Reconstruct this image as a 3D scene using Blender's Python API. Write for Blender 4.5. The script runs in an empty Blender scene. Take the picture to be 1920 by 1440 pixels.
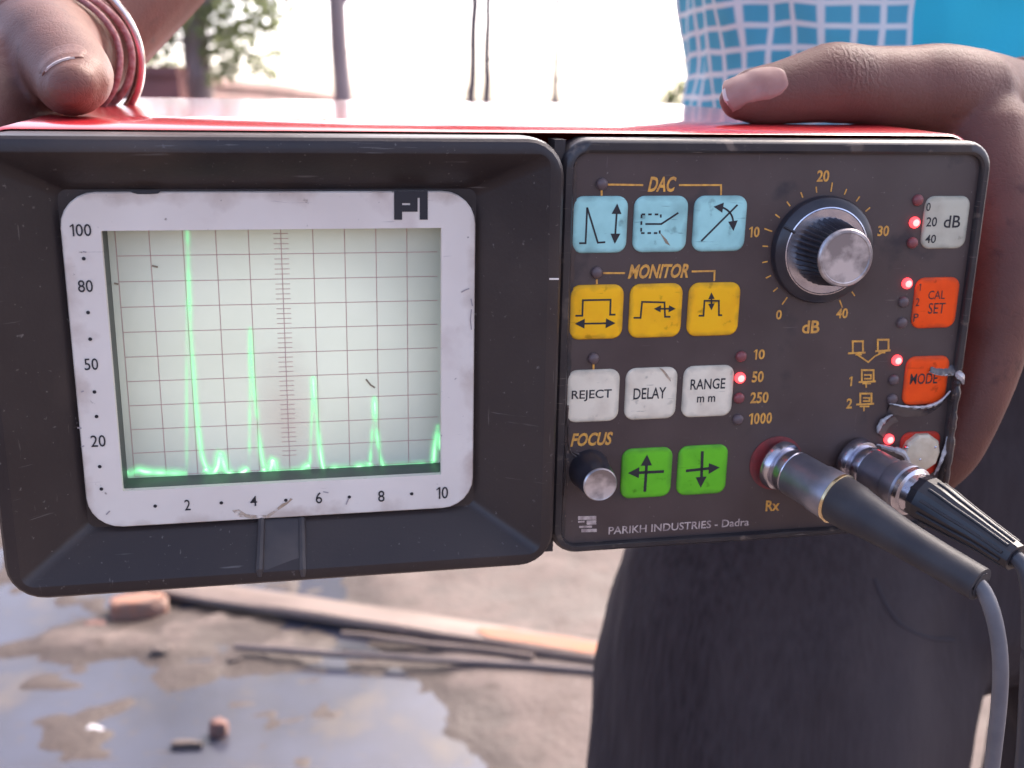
import bpy, bmesh, math, random
from math import sin, cos, pi, radians, sqrt
from mathutils import Vector, Matrix, noise
random.seed(7)
SC = bpy.context.scene
COL = SC.collection

# ------------------------------------------------------------------ camera
F = 2062.379                       # focal length in photo pixels (1920 wide)
CAM_H = 1.20
PITCH = math.atan((720 - 185) / F)  # horizon at photo row 185
cd = bpy.data.cameras.new("Camera")
cam = bpy.data.objects.new("Camera", cd); COL.objects.link(cam)
cam.location = (0, 0, CAM_H); cam.rotation_euler = (pi/2 - PITCH, 0, 0)
cd.sensor_width = 36; cd.lens = F / 1920 * 36
cd.clip_start = 0.01; cd.clip_end = 2000
cd.dof.use_dof = True; cd.dof.focus_distance = 0.305; cd.dof.aperture_fstop = 16
SC.camera = cam

# ------------------------------------------------------------------ sky, sun, exposure
SUN_AZ, SUN_EL = radians(32), radians(40)   # azimuth clockwise from +Y
w = bpy.data.worlds.new("World"); SC.world = w; w.use_nodes = True
nt = w.node_tree; bg = nt.nodes["Background"]
sky = nt.nodes.new("ShaderNodeTexSky"); sky.sky_type = 'NISHITA'; sky.sun_disc = False
sky.sun_elevation = SUN_EL; sky.sun_rotation = SUN_AZ
sky.air_density = 0.30; sky.dust_density = 4.0; sky.ozone_density = 0.0
nt.links.new(sky.outputs[0], bg.inputs[0]); bg.inputs[1].default_value = 0.14
sd = bpy.data.lights.new("Sun", 'SUN'); sd.energy = 0.6; sd.angle = radians(12); sd.color = (1, 0.9, 0.78)
sun = bpy.data.objects.new("Sun", sd); COL.objects.link(sun)
sdir = Vector((sin(SUN_AZ)*cos(SUN_EL), cos(SUN_AZ)*cos(SUN_EL), sin(SUN_EL)))
sun.rotation_euler = sdir.to_track_quat('Z', 'Y').to_euler(); sun.location = (3, 3, 5)
SC.view_settings.view_transform = 'Standard'; SC.view_settings.look = 'None'
SC.view_settings.gamma = 1; SC.view_settings.exposure = 2.92
SC.cycles.use_denoising = True

# ------------------------------------------------------------------ frames
CAMW = Matrix.Translation(cam.location) @ Matrix.Rotation(pi/2 - PITCH, 4, 'X')
CV = Matrix(((1,0,0,0),(0,-1,0,0),(0,0,-1,0),(0,0,0,1)))
wv = Vector((.28089, -.19702, -.00901))
RF = Matrix.Rotation(wv.length, 4, wv.normalized())
TF = Matrix.Translation((.02421, -.04407, .30408))
AX = Matrix(((1,0,0,0),(0,0,-1,0),(0,1,0,0),(0,0,0,1)))
DEV = CAMW @ CV @ TF @ RF @ AX       # detector local (X right, Y into the case, Z up) to world
DEVI = DEV.inverted()
CAMI = CAMW.inverted()
O_DEV = DEVI @ Vector(cam.location)
def ray(u, v): return Vector(((u-960)/F, -(v-720)/F, -1))
def P(u, v, Y=0.0):
    "point of the detector plane at depth Y (metres, local)"
    d = (DEVI.to_3x3() @ (CAMW.to_3x3() @ ray(u, v)))
    return O_DEV + d * ((Y - O_DEV.y) / d.y)
def WP(u, v, d): return CAMW @ (ray(u, v) * d)
def GP(u, v, z=0.0):
    d = CAMW.to_3x3() @ ray(u, v)
    return Vector(cam.location) + d * ((z - CAM_H) / d.z)
def mm(x, y, z): return Vector((x, y, z)) / 1000

# ------------------------------------------------------------------ materials
def mat(name, c1, c2=None, rough=.5, metal=0, scale=40, bump=0, bscale=None, bdist=.001, coat=0, spec=.5,
        emit=None, estr=0, detail=5, thr=(.35, .65), sss=0, rvar=0, stretch=None, trans=0, ior=1.45, spots=None, edge=None, scratch=None):
    m = bpy.data.materials.new(name); m.use_nodes = True
    t = m.node_tree; N = t.nodes; L = t.links; b = N["Principled BSDF"]
    b.inputs["Roughness"].default_value = rough; b.inputs["Metallic"].default_value = metal
    b.inputs["Specular IOR Level"].default_value = spec; b.inputs["Coat Weight"].default_value = coat
    b.inputs["Coat Roughness"].default_value = .12; b.inputs["IOR"].default_value = ior
    b.inputs["Base Color"].default_value = (*c1, 1); b.inputs["Transmission Weight"].default_value = trans
    tc = N.new("ShaderNodeTexCoord"); vec = tc.outputs["Object"]
    if stretch:
        mp = N.new("ShaderNodeMapping"); mp.inputs["Scale"].default_value = stretch
        L.new(vec, mp.inputs[0]); vec = mp.outputs[0]
    col = None
    if c2:
        n = N.new("ShaderNodeTexNoise"); n.inputs["Scale"].default_value = scale; n.inputs["Detail"].default_value = detail
        L.new(vec, n.inputs["Vector"])
        r = N.new("ShaderNodeMapRange"); r.inputs[1].default_value = thr[0]; r.inputs[2].default_value = thr[1]
        L.new(n.outputs["Fac"], r.inputs[0])
        x = N.new("ShaderNodeMix"); x.data_type = 'RGBA'
        x.inputs[6].default_value = (*c1, 1); x.inputs[7].default_value = (*c2, 1)
        L.new(r.outputs[0], x.inputs[0]); col = x.outputs[2]
        if rvar:
            rr_ = N.new("ShaderNodeMapRange"); rr_.inputs[3].default_value = max(.02, rough - rvar); rr_.inputs[4].default_value = rough + rvar
            L.new(n.outputs["Fac"], rr_.inputs[0]); L.new(rr_.outputs[0], b.inputs["Roughness"])
    for (sc_, lo, hi, sc_col) in (spots or []):
        n = N.new("ShaderNodeTexNoise"); n.inputs["Scale"].default_value = sc_; n.inputs["Detail"].default_value = 6
        L.new(vec, n.inputs["Vector"])
        r = N.new("ShaderNodeMapRange"); r.inputs[1].default_value = lo; r.inputs[2].default_value = hi
        L.new(n.outputs["Fac"], r.inputs[0])
        x = N.new("ShaderNodeMix"); x.data_type = 'RGBA'
        if col: L.new(col, x.inputs[6])
        else: x.inputs[6].default_value = (*c1, 1)
        x.inputs[7].default_value = (*sc_col, 1)
        L.new(r.outputs[0], x.inputs[0]); col = x.outputs[2]
    if edge:   # dirt gathered along the rim of the piece: (inner, outer, colour, amount)
        sp = N.new("ShaderNodeSeparateXYZ"); L.new(tc.outputs["Generated"], sp.inputs[0]); ax = []
        for o_ in (0, 2):
            q = N.new("ShaderNodeMath"); q.operation = 'SUBTRACT'; q.inputs[1].default_value = .5; L.new(sp.outputs[o_], q.inputs[0])
            w_ = N.new("ShaderNodeMath"); w_.operation = 'ABSOLUTE'; L.new(q.outputs[0], w_.inputs[0]); ax.append(w_)
        mxx = N.new("ShaderNodeMath"); mxx.operation = 'MAXIMUM'; L.new(ax[0].outputs[0], mxx.inputs[0]); L.new(ax[1].outputs[0], mxx.inputs[1])
        nn = N.new("ShaderNodeTexNoise"); nn.inputs["Scale"].default_value = edge[4]; nn.inputs["Detail"].default_value = 6; L.new(vec, nn.inputs["Vector"])
        sm_ = N.new("ShaderNodeMath"); sm_.operation = 'MULTIPLY_ADD'; sm_.inputs[1].default_value = .22; L.new(nn.outputs["Fac"], sm_.inputs[0]); L.new(mxx.outputs[0], sm_.inputs[2])
        r = N.new("ShaderNodeMapRange"); r.inputs[1].default_value = edge[0]+.11; r.inputs[2].default_value = edge[1]+.13; r.inputs[4].default_value = edge[3]; L.new(sm_.outputs[0], r.inputs[0])
        x = N.new("ShaderNodeMix"); x.data_type = 'RGBA'
        if col: L.new(col, x.inputs[6])
        else: x.inputs[6].default_value = (*c1, 1)
        x.inputs[7].default_value = (*edge[2], 1); L.new(r.outputs[0], x.inputs[0]); col = x.outputs[2]
    for (sx_, sy_, sz_, lo, hi, sc_col) in (scratch or []):
        mp2 = N.new("ShaderNodeMapping"); mp2.inputs["Scale"].default_value = (sx_, sy_, sz_); mp2.inputs["Rotation"].default_value = (0, .5, 0); L.new(tc.outputs["Object"], mp2.inputs[0])
        n = N.new("ShaderNodeTexNoise"); n.inputs["Scale"].default_value = 1; n.inputs["Detail"].default_value = 3; L.new(mp2.outputs[0], n.inputs["Vector"])
        r = N.new("ShaderNodeMapRange"); r.inputs[1].default_value = lo; r.inputs[2].default_value = hi; L.new(n.outputs["Fac"], r.inputs[0])
        x = N.new("ShaderNodeMix"); x.data_type = 'RGBA'
        if col: L.new(col, x.inputs[6])
        else: x.inputs[6].default_value = (*c1, 1)
        x.inputs[7].default_value = (*sc_col, 1); L.new(r.outputs[0], x.inputs[0]); col = x.outputs[2]
    if col: L.new(col, b.inputs["Base Color"])
    if bump:
        n2 = N.new("ShaderNodeTexNoise"); n2.inputs["Scale"].default_value = bscale or scale*4; n2.inputs["Detail"].default_value = 6
        L.new(vec, n2.inputs["Vector"])
        bp = N.new("ShaderNodeBump"); bp.inputs["Strength"].default_value = bump; bp.inputs["Distance"].default_value = bdist
        L.new(n2.outputs["Fac"], bp.inputs["Height"]); L.new(bp.outputs[0], b.inputs["Normal"])
    if sss:
        b.inputs["Subsurface Weight"].default_value = sss; b.inputs["Subsurface Radius"].default_value = (.004, .0015, .0008); b.inputs["Subsurface Scale"].default_value = 1
    if emit:
        b.inputs["Emission Color"].default_value = (*emit, 1); b.inputs["Emission Strength"].default_value = estr
    return m

M = {}
M['hood'] = mat('hood_plastic', (.022,.0155,.016), (.032,.0225,.021), rough=.36, scale=40, bump=.25, bscale=900, bdist=.0002, rvar=.12, spec=.42,
                spots=[(22, .50, .74, (.060,.041,.033)), (6, .46, .72, (.042,.030,.027)), (700, .68, .76, (.14,.12,.11))], scratch=[(60, 60, 900, .70, .76, (.10,.085,.08)), (900, 300, 70, .72, .78, (.11,.09,.08))])
M['panel'] = mat('panel_film', (.060,.039,.036), (.080,.053,.047), rough=.4, scale=45, bump=.15, bscale=700, bdist=.0001, rvar=.16, spec=.45,
                 spots=[(16, .50, .75, (.088,.066,.058)), (900, .67, .74, (.17,.14,.12)), (60, .62, .72, (.04,.03,.032))], scratch=[(70, 70, 1100, .70, .77, (.15,.12,.10)), (900, 300, 60, .72, .78, (.14,.11,.10))])
M['border'] = mat('border_plastic', (.022,.019,.022), (.036,.030,.031), rough=.3, scale=90, spots=[(160, .62, .70, (.13,.10,.08)), (30, .55, .7, (.06,.046,.04))], scratch=[(100, 100, 1500, .66, .72, (.16,.13,.11))])
M['worn'] = mat('worn_edge', (.075,.045,.035), (.03,.024,.024), rough=.5, scale=160, bump=.6, bscale=600, bdist=.0005, spots=[(500, .62, .7, (.25,.17,.12))])
M['red'] = mat('red_paint', (.52,.022,.03), (.46,.02,.026), rough=.2, scale=30, coat=.8, bump=.06, bscale=60, bdist=.0004, rvar=.06,
               spots=[(600, .72, .78, (.35,.12,.1))])
M['frame'] = mat('frame_white', (.78,.69,.60), (.72,.625,.54), rough=.5, scale=35, bump=.08, bscale=500, bdist=.0001,
                 spots=[(45, .60, .80, (.56,.44,.38)), (420, .70, .76, (.2,.15,.12))], edge=(.478, .508, (.42,.30,.23), .55, 90), scratch=[(80, 80, 1200, .71, .77, (.42,.34,.31))])
M['black_ink'] = mat('black_ink', (.02,.018,.022), rough=.5)
M['amber'] = mat('amber_ink', (.78,.38,.06), (.5,.24,.06), rough=.5, scale=700)
M['beige_ink'] = mat('beige_ink', (.60,.48,.42), (.30,.22,.2), rough=.5, scale=500)
def keym(n, c, d): return mat(n, c, d, rough=.5, scale=130, bump=.15, bscale=260, bdist=.0004, thr=(.45,.8), spec=.22,
    spots=[(260, .64, .74, tuple(x*.5 for x in c)), (70, .58, .75, tuple(x*.72 for x in c))], edge=(.40, .50, tuple(x*.45+.02 for x in c), .8, 220), scratch=[(120, 120, 1500, .68, .74, tuple(x*.5 for x in c))])
M['cyan'] = keym('key_cyan', (.38,.68,.64), (.29,.54,.51))
M['yellow'] = keym('key_yellow', (.95,.48,.012), (.86,.37,.012))
M['white'] = keym('key_white', (.78,.68,.52), (.62,.51,.38))
M['grey'] = keym('key_grey', (.54,.50,.38), (.43,.38,.29))
M['green'] = keym('key_green', (.14,.50,.022), (.10,.38,.018))
M['orange'] = keym('key_orange', (.92,.085,.008), (.78,.065,.008))
M['redkey'] = keym('key_red', (.55,.035,.015), (.40,.03,.015))
M['knob'] = mat('knob_plastic', (.022,.02,.026), (.035,.03,.035), rough=.28, scale=200)
M['alu'] = mat('knob_cap_metal', (.62,.58,.58), (.28,.25,.25), rough=.35, metal=.85, scale=170, rvar=.12, bump=.1, bscale=800, bdist=.0001, thr=(.4,.6))
M['steel'] = mat('plug_metal', (.62,.60,.65), (.45,.43,.48), rough=.24, metal=1, scale=200, rvar=.08)
M['dullsteel'] = mat('plug_barrel', (.34,.33,.37), (.25,.24,.27), rough=.4, metal=.85, scale=140, rvar=.08)
M['brass'] = mat('brass_ring', (.8,.62,.36), rough=.25, metal=1)
M['boot'] = mat('boot_rubber', (.028,.025,.029), (.040,.036,.039), rough=.55, scale=120, bump=.2, bscale=900, bdist=.0002)
M['boot_black'] = mat('boot_black', (.014,.013,.017), (.022,.02,.025), rough=.28, scale=150)
M['cable'] = mat('cable_grey', (.135,.13,.14), (.10,.098,.107), rough=.45, scale=120)
M['cable_dark'] = mat('cable_dark', (.05,.05,.06), rough=.45)
M['ledon'] = mat('led_lit', (.8,.03,.03), rough=.3, emit=(1,.05,.06), estr=.42)
M['ledcore'] = mat('led_core', (1,.3,.25), rough=.3, emit=(1,.16,.15), estr=.55)
M['ledoff'] = mat('led_dark', (.11,.075,.075), rough=.35, spec=.5)
M['ledoffred'] = mat('led_dark_red', (.22,.06,.06), rough=.35)
M['redring'] = mat('red_ring_ink', (.24,.03,.03), (.12,.03,.03), rough=.5, scale=200)
M['dome'] = mat('beige_dome', (.60,.50,.36), (.50,.40,.28), rough=.3, scale=300, sss=.1, coat=.5)
M['film'] = mat('torn_film', (.30,.275,.28), (.12,.105,.11), rough=.25, scale=220, coat=.6, spots=[(400,.6,.7,(.55,.5,.48))])
M['grime'] = mat('brown_stain', (.40,.27,.17), (.52,.40,.30), rough=.7, scale=300)
_t = M['grime'].node_tree; _n = _t.nodes.new("ShaderNodeTexNoise"); _n.inputs["Scale"].default_value = 420; _n.inputs["Detail"].default_value = 6
_c = _t.nodes.new("ShaderNodeTexCoord"); _r = _t.nodes.new("ShaderNodeMapRange"); _r.inputs[1].default_value = .36; _r.inputs[2].default_value = .62
_t.links.new(_c.outputs["Object"], _n.inputs["Vector"]); _t.links.new(_n.outputs["Fac"], _r.inputs[0]); _t.links.new(_r.outputs[0], _t.nodes["Principled BSDF"].inputs["Alpha"])
M['grat'] = mat('graticule_ink', (.55,.36,.31), rough=.6)

# screen phosphor: pale glass with a burnt smudge, faint backlight
def screen_mat():
    m = mat('crt_face', (.60,.615,.50), (.54,.555,.44), rough=.25, scale=25)
    t = m.node_tree; N = t.nodes; L = t.links; b = N["Principled BSDF"]
    src = b.inputs["Base Color"].links[0].from_socket
    tc = N.new("ShaderNodeTexCoord")
    c = P(537, 785, .013)
    mp = N.new("ShaderNodeMapping"); mp.vector_type = 'POINT'
    mp.inputs["Location"].default_value = (-c.x/.010, 0, -c.z/.024); mp.inputs["Scale"].default_value = (1/.010, 0, 1/.024)
    L.new(tc.outputs["Object"], mp.inputs[0])
    ln = N.new("ShaderNodeVectorMath"); ln.operation = 'LENGTH'; L.new(mp.outputs[0], ln.inputs[0])
    nz = N.new("ShaderNodeTexNoise"); nz.inputs["Scale"].default_value = 120; L.new(tc.outputs["Object"], nz.inputs["Vector"])
    ad = N.new("ShaderNodeMath"); ad.operation = 'MULTIPLY_ADD'; ad.inputs[1].default_value = .5; L.new(nz.outputs["Fac"], ad.inputs[0]); L.new(ln.outputs["Value"], ad.inputs[2])
    mr = N.new("ShaderNodeMapRange"); mr.inputs[1].default_value = .25; mr.inputs[2].default_value = 1.35; mr.inputs[3].default_value = .65; mr.inputs[4].default_value = 0
    L.new(ad.outputs[0], mr.inputs[0])
    x = N.new("ShaderNodeMix"); x.data_type = 'RGBA'; L.new(src, x.inputs[6]); x.inputs[7].default_value = (.40,.33,.27,1)
    L.new(mr.outputs[0], x.inputs[0]); L.new(x.outputs[2], b.inputs["Base Color"])
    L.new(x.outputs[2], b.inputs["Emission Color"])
    # glow strongest mid-screen; its falloff also paints in the hood's shading at the edges
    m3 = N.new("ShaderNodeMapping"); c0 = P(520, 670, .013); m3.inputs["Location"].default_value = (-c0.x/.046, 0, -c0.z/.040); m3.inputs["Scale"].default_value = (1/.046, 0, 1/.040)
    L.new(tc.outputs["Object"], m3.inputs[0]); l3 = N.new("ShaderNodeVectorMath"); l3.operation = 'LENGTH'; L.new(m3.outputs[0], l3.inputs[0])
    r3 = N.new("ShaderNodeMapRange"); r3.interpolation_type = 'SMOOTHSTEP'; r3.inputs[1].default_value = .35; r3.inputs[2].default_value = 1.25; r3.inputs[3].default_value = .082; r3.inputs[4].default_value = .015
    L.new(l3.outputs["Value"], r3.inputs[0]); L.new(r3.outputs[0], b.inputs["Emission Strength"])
    return m
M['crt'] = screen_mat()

def trace_mat(name, col, s):
    m = bpy.data.materials.new(name); m.use_nodes = True; t = m.node_tree; N = t.nodes; L = t.links
    N.remove(N["Principled BSDF"]); out = N["Material Output"]
    e = N.new("ShaderNodeEmission"); e.inputs[0].default_value = (*col, 1); e.inputs[1].default_value = s
    tr = N.new("ShaderNodeBsdfTransparent"); a = N.new("ShaderNodeVertexColor"); a.layer_name = 'a'
    cm = N.new("ShaderNodeMix"); cm.data_type = 'RGBA'; cm.inputs[6].default_value = (*col, 1); cm.inputs[7].default_value = (.72, 1, .80, 1)
    pw = N.new("ShaderNodeMath"); pw.operation = 'POWER'; pw.inputs[1].default_value = 4; L.new(a.outputs[0], pw.inputs[0]); L.new(pw.outputs[0], cm.inputs[0]); L.new(cm.outputs[2], e.inputs[0])
    mx = N.new("ShaderNodeMixShader"); L.new(a.outputs[0], mx.inputs[0]); L.new(tr.outputs[0], mx.inputs[1]); L.new(e.outputs[0], mx.inputs[2])
    L.new(mx.outputs[0], out.inputs[0]); return m
M['trace'] = trace_mat('phosphor_trace', (.24,1,.44), .215)

# ------------------------------------------------------------------ object helpers
def link(o, parent=None):
    COL.objects.link(o)
    if parent: o.parent = parent
    return o
def tag(o, label=None, cat=None, group=None, kind=None):
    if label: o["label"] = label
    if cat: o["category"] = cat
    if group: o["group"] = group
    if kind: o["kind"] = kind
    return o
def empty(name, loc=(0,0,0), mw=None):
    o = bpy.data.objects.new(name, None); COL.objects.link(o); o.empty_display_size = .02
    o.location = loc
    if mw: o.matrix_world = mw
    return o
def obj(name, verts, faces, m, parent=None, smooth=True, ang=35):
    me = bpy.data.meshes.new(name); me.from_pydata([tuple(v) for v in verts], [], faces); me.validate()
    return finish(name, me, m, parent, smooth, ang)
def finish(name, me, m, parent=None, smooth=True, ang=35):
    bm = bmesh.new(); bm.from_mesh(me); bmesh.ops.recalc_face_normals(bm, faces=bm.faces); bm.to_mesh(me); bm.free()
    me.materials.append(M[m] if isinstance(m, str) else m)
    if smooth:
        me.polygons.foreach_set('use_smooth', [True]*len(me.polygons)); me.set_sharp_from_angle(angle=radians(ang))
    return link(bpy.data.objects.new(name, me), parent)
class MB:
    def __init__(s): s.v = []; s.f = []
    def add(s, v, f):
        n = len(s.v); s.v += [Vector(q) for q in v]; s.f += [tuple(i+n for i in q) for q in f]; return s
    def loft(s, loops, c0=True, c1=True):
        n = len(loops[0]); v = [q for l in loops for q in l]; f = []
        for k in range(len(loops)-1):
            for i in range(n):
                j = (i+1) % n; f.append((k*n+i, k*n+j, (k+1)*n+j, (k+1)*n+i))
        if c0: f.append(tuple(range(n)))
        if c1: f.append(tuple((len(loops)-1)*n+i for i in range(n)))
        return s.add(v, f)
    def box(s, c, d, mtx=None):
        c = Vector(c); d = Vector(d)/2
        v = [Vector((sx*d.x, sy*d.y, sz*d.z)) for sx in (-1,1) for sy in (-1,1) for sz in (-1,1)]
        if mtx: v = [mtx @ q for q in v]
        return s.add([c+q for q in v], [(0,1,3,2),(4,6,7,5),(0,4,5,1),(2,3,7,6),(0,2,6,4),(1,5,7,3)])
    def tube(s, pts, radii, n=16, up=(0,0,1), caps=True, round_caps=False):
        pts = [Vector(p) for p in pts]
        radii = [r if isinstance(r, tuple) else (r, r) for r in radii]
        if round_caps:
            t0 = (pts[0]-pts[1]).normalized(); t1 = (pts[-1]-pts[-2]).normalized()
            a, b = [], []; ra, rb = [], []
            for k in range(4, 0, -1):
                th = k/4*pi/2*.97
                a.append(pts[0]+t0*min(radii[0])*sin(th)); ra.append((radii[0][0]*cos(th), radii[0][1]*cos(th)))
            for k in range(1, 5):
                th = k/4*pi/2*.97
                b.append(pts[-1]+t1*min(radii[-1])*sin(th)); rb.append((radii[-1][0]*cos(th), radii[-1][1]*cos(th)))
            pts = a+pts+b; radii = ra+radii+rb
        loops = []; up = Vector(up)
        for k, p in enumerate(pts):
            t = (pts[min(k+1, len(pts)-1)] - pts[max(k-1, 0)]).normalized()
            x = t.cross(up)
            if x.length < .3:
                x = (prev - t*prev.dot(t)) if k else t.cross(Vector((1, .2, .1)) if abs(t.x) < .8 else Vector((.1, 1, .2)))
            elif k and x.dot(prev) < 0: x = -x
            x.normalize(); prev = x; y = x.cross(t).normalized()
            loops.append([p + x*cos(2*pi*i/n)*radii[k][0] + y*sin(2*pi*i/n)*radii[k][1] for i in range(n)])
        return s.loft(loops, caps, caps)
    def build(s, name, m, parent=None, smooth=True, ang=35): return obj(name, s.v, s.f, m, parent, smooth, ang)
def rr(x0, x1, z0, z1, r, Y, n=6):
    out = []
    for cx, cz, a in ((x1-r, z1-r, 0), (x0+r, z1-r, 90), (x0+r, z0+r, 180), (x1-r, z0+r, 270)):
        for k in range(n+1):
            t = radians(a + 90*k/n); out.append(mm(cx+r*cos(t), Y, cz+r*sin(t)))
    return out
def catmull(pts, per=8, vals=None):
    pts = [Vector(p) for p in pts]; out = []; ov = []
    for i in range(len(pts)-1):
        p0 = pts[max(i-1,0)]; p1 = pts[i]; p2 = pts[i+1]; p3 = pts[min(i+2, len(pts)-1)]
        for k in range(per + (i == len(pts)-2)):
            t = k/per
            out.append(.5*((2*p1)+(p2-p0)*t+(2*p0-5*p1+4*p2-p3)*t*t+(3*p1-p0-3*p2+p3)*t**3))
            if vals: ov.append(vals[i]*(1-t)+vals[i+1]*t if not isinstance(vals[i], tuple) else tuple(a*(1-t)+b*t for a, b in zip(vals[i], vals[i+1])))
    return (out, ov) if vals else out

# flat print on the detector: strokes and lettering
def stroke(mb, pts, wd, close=False):
    "flat strip of width wd (m) along points of a Y plane, mitred"
    pts = [Vector(p) for p in pts]; n = len(pts); L = []; R = []
    for i, p in enumerate(pts):
        a = pts[i]-pts[i-1] if i else pts[1]-pts[0]
        b = pts[i+1]-pts[i] if i < n-1 else pts[-1]-pts[-2]
        a.normalize(); b.normalize(); t = (a+b)
        if t.length < .2: t = a
        t.normalize(); nn = Vector((-t.z, 0, t.x)); k = min(1.6, 1/max(.5, abs(nn.dot(Vector((-a.z,0,a.x))))))
        L.append(p+nn*wd/2*k); R.append(p-nn*wd/2*k)
    mb.add(L+R, [(i, i+1, n+i+1, n+i) for i in range(n-1)])
def arrow(mb, tip, frm, size):
    tip = Vector(tip); d = (tip-Vector(frm)).normalized(); nn = Vector((-d.z, 0, d.x))
    mb.add([tip+d*size*.25, tip-d*size*.85+nn*size*.55, tip-d*size*.85-nn*size*.55], [(0,1,2)])
def text(name, s, m, Y, parent, box, shear=0, bold=.0, mbox=None):
    if '1' in s and s.isdigit():      # the built-in font draws 1 as a bare bar: set the figures one by one
        u0, v0, u1, v1 = box; uc, vc = (u0+u1)/2, (v0+v1)/2
        c = P(uc, vc, Y); W = P(u1, vc, Y).x-P(u0, vc, Y).x; H = P(uc, v0, Y).z-P(uc, v1, Y).z; n = len(s)
        if n == 1: W = H*.45
        cells = [.62 if ch_ == '1' else 1 for ch_ in s]; tot = sum(cells); x = c.x-W/2; first = None
        for ch_, cw in zip(s, cells):
            w_ = W*cw/tot; z0 = c.z-H/2; z1 = c.z+H/2
            if ch_ == '1':
                st = H*(.115+bold*2.2); xr = x+w_*.80
                o = obj(name, [(xr-st,Y,z0),(xr,Y,z0),(xr,Y,z1),(xr-st*.8,Y,z1),(xr-st*.9-H*.20,Y,z1-H*.17),(xr-st*.9-H*.20,Y,z1-H*.17-st*.8),(xr-st,Y,z1-H*.16)], [(0,1,2,6),(2,3,4,5,6)], m, parent, False)
            else:
                o = text(name, ch_, m, Y, parent, None, shear, bold, mbox=(x*1000+w_*60, z0*1000, (x+w_)*1000-w_*60, z1*1000))
            x += w_
        return o
    "lettering fitted to a photo box (u0,v0,u1,v1) or, with mbox, to a local mm box (x0,z0,x1,z1)"
    cu = bpy.data.curves.new(name, 'FONT'); cu.body = s; cu.shear = shear; cu.offset = bold; cu.resolution_u = 3; cu.fill_mode = 'FRONT'
    o = bpy.data.objects.new(name, cu); COL.objects.link(o); bpy.context.view_layer.update()
    me = bpy.data.meshes.new_from_object(o.evaluated_get(bpy.context.evaluated_depsgraph_get()))
    bpy.data.objects.remove(o); bpy.data.curves.remove(cu)
    xs = [v.co.x for v in me.vertices]; ys = [v.co.y for v in me.vertices]
    x0, x1, y0, y1 = min(xs), max(xs), min(ys), max(ys)
    if mbox: X0, Z0, X1, Z1 = [q/1000 for q in mbox]
    else:
        u0, v0, u1, v1 = box; uc, vc = (u0+u1)/2, (v0+v1)/2
        c = P(uc, vc, Y); W = P(u1, vc, Y).x-P(u0, vc, Y).x; H = P(uc, v0, Y).z-P(uc, v1, Y).z
        X0, X1, Z0, Z1 = c.x-W/2, c.x+W/2, c.z-H/2, c.z+H/2
    for v in me.vertices:
        v.co = ((v.co.x-x0)/(x1-x0)*(X1-X0)+X0, Y, (v.co.y-y0)/(y1-y0)*(Z1-Z0)+Z0)
    me.materials.clear(); me.materials.append(M[m])
    return link(bpy.data.objects.new(name, me), parent)

# ================================================================== SETTING
def gz(x, y):
    "ground height: a shallow muddy hollow on the left that holds water"
    n = noise.noise(Vector((x*1.9, y*2.6, 0))); n2 = noise.noise(Vector((x*6.5, y*9, 3))); n3 = noise.noise(Vector((x*22, y*28, 7)))
    edge = -.12 + .10*noise.noise(Vector((y*2.2, x*1.5, 5))) - (y-2.0)*.42
    k = max(0, min(1, (x-edge)/.22 + .5)); k = k*k*(3-2*k)
    far = max(0, min(1, (y-2.6)/.8), min(1, (1.62-y)/.3 + .12*n2), min(1, (-1.95-x)/.3 + .12*n2))
    mound = .030*math.exp(-((x+.85)/.28)**2-((y-2.28)/.13)**2) + .020*math.exp(-((x+.50)/.10)**2-((y-2.22)/.12)**2)
    low = -.0062 + .006*n + .011*n2 + .008*n3 + mound*.5
    dry = .012 + .006*n + .003*n2 + .0025*n3
    return low*(1-max(k, far)) + dry*max(k, far)
xs = sorted(set([-300,-120,-50,-20,-10,-6,-4,-3] + [-2.4+.024*i for i in range(150)] + [1.4,1.8,2.5,4,7,12,25,60,150,300]))
ys = sorted(set([-60,-20,-8,-3,-1,0,.5,1.0] + [1.1+.022*i for i in range(114)] + [3.8,4.2,5,6,8,11,16,25,45,90,200,500,1200]))
gv = [(x, y, gz(x, y) if -3 < x < 2 and .8 < y < 4 else .012) for y in ys for x in xs]
nx = len(xs)
gf = [(j*nx+i, j*nx+i+1, (j+1)*nx+i+1, (j+1)*nx+i) for j in range(len(ys)-1) for i in range(nx-1)]
M['earth'] = mat('earth', (.108,.084,.077), (.078,.060,.055), rough=.85, spec=.22, scale=7, bump=.5, bscale=60, bdist=.006,
                 spots=[(14, .58, .72, (.058,.044,.039)), (90, .63, .70, (.14,.12,.112)), (45, .66, .72, (.09,.062,.052))])
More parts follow.
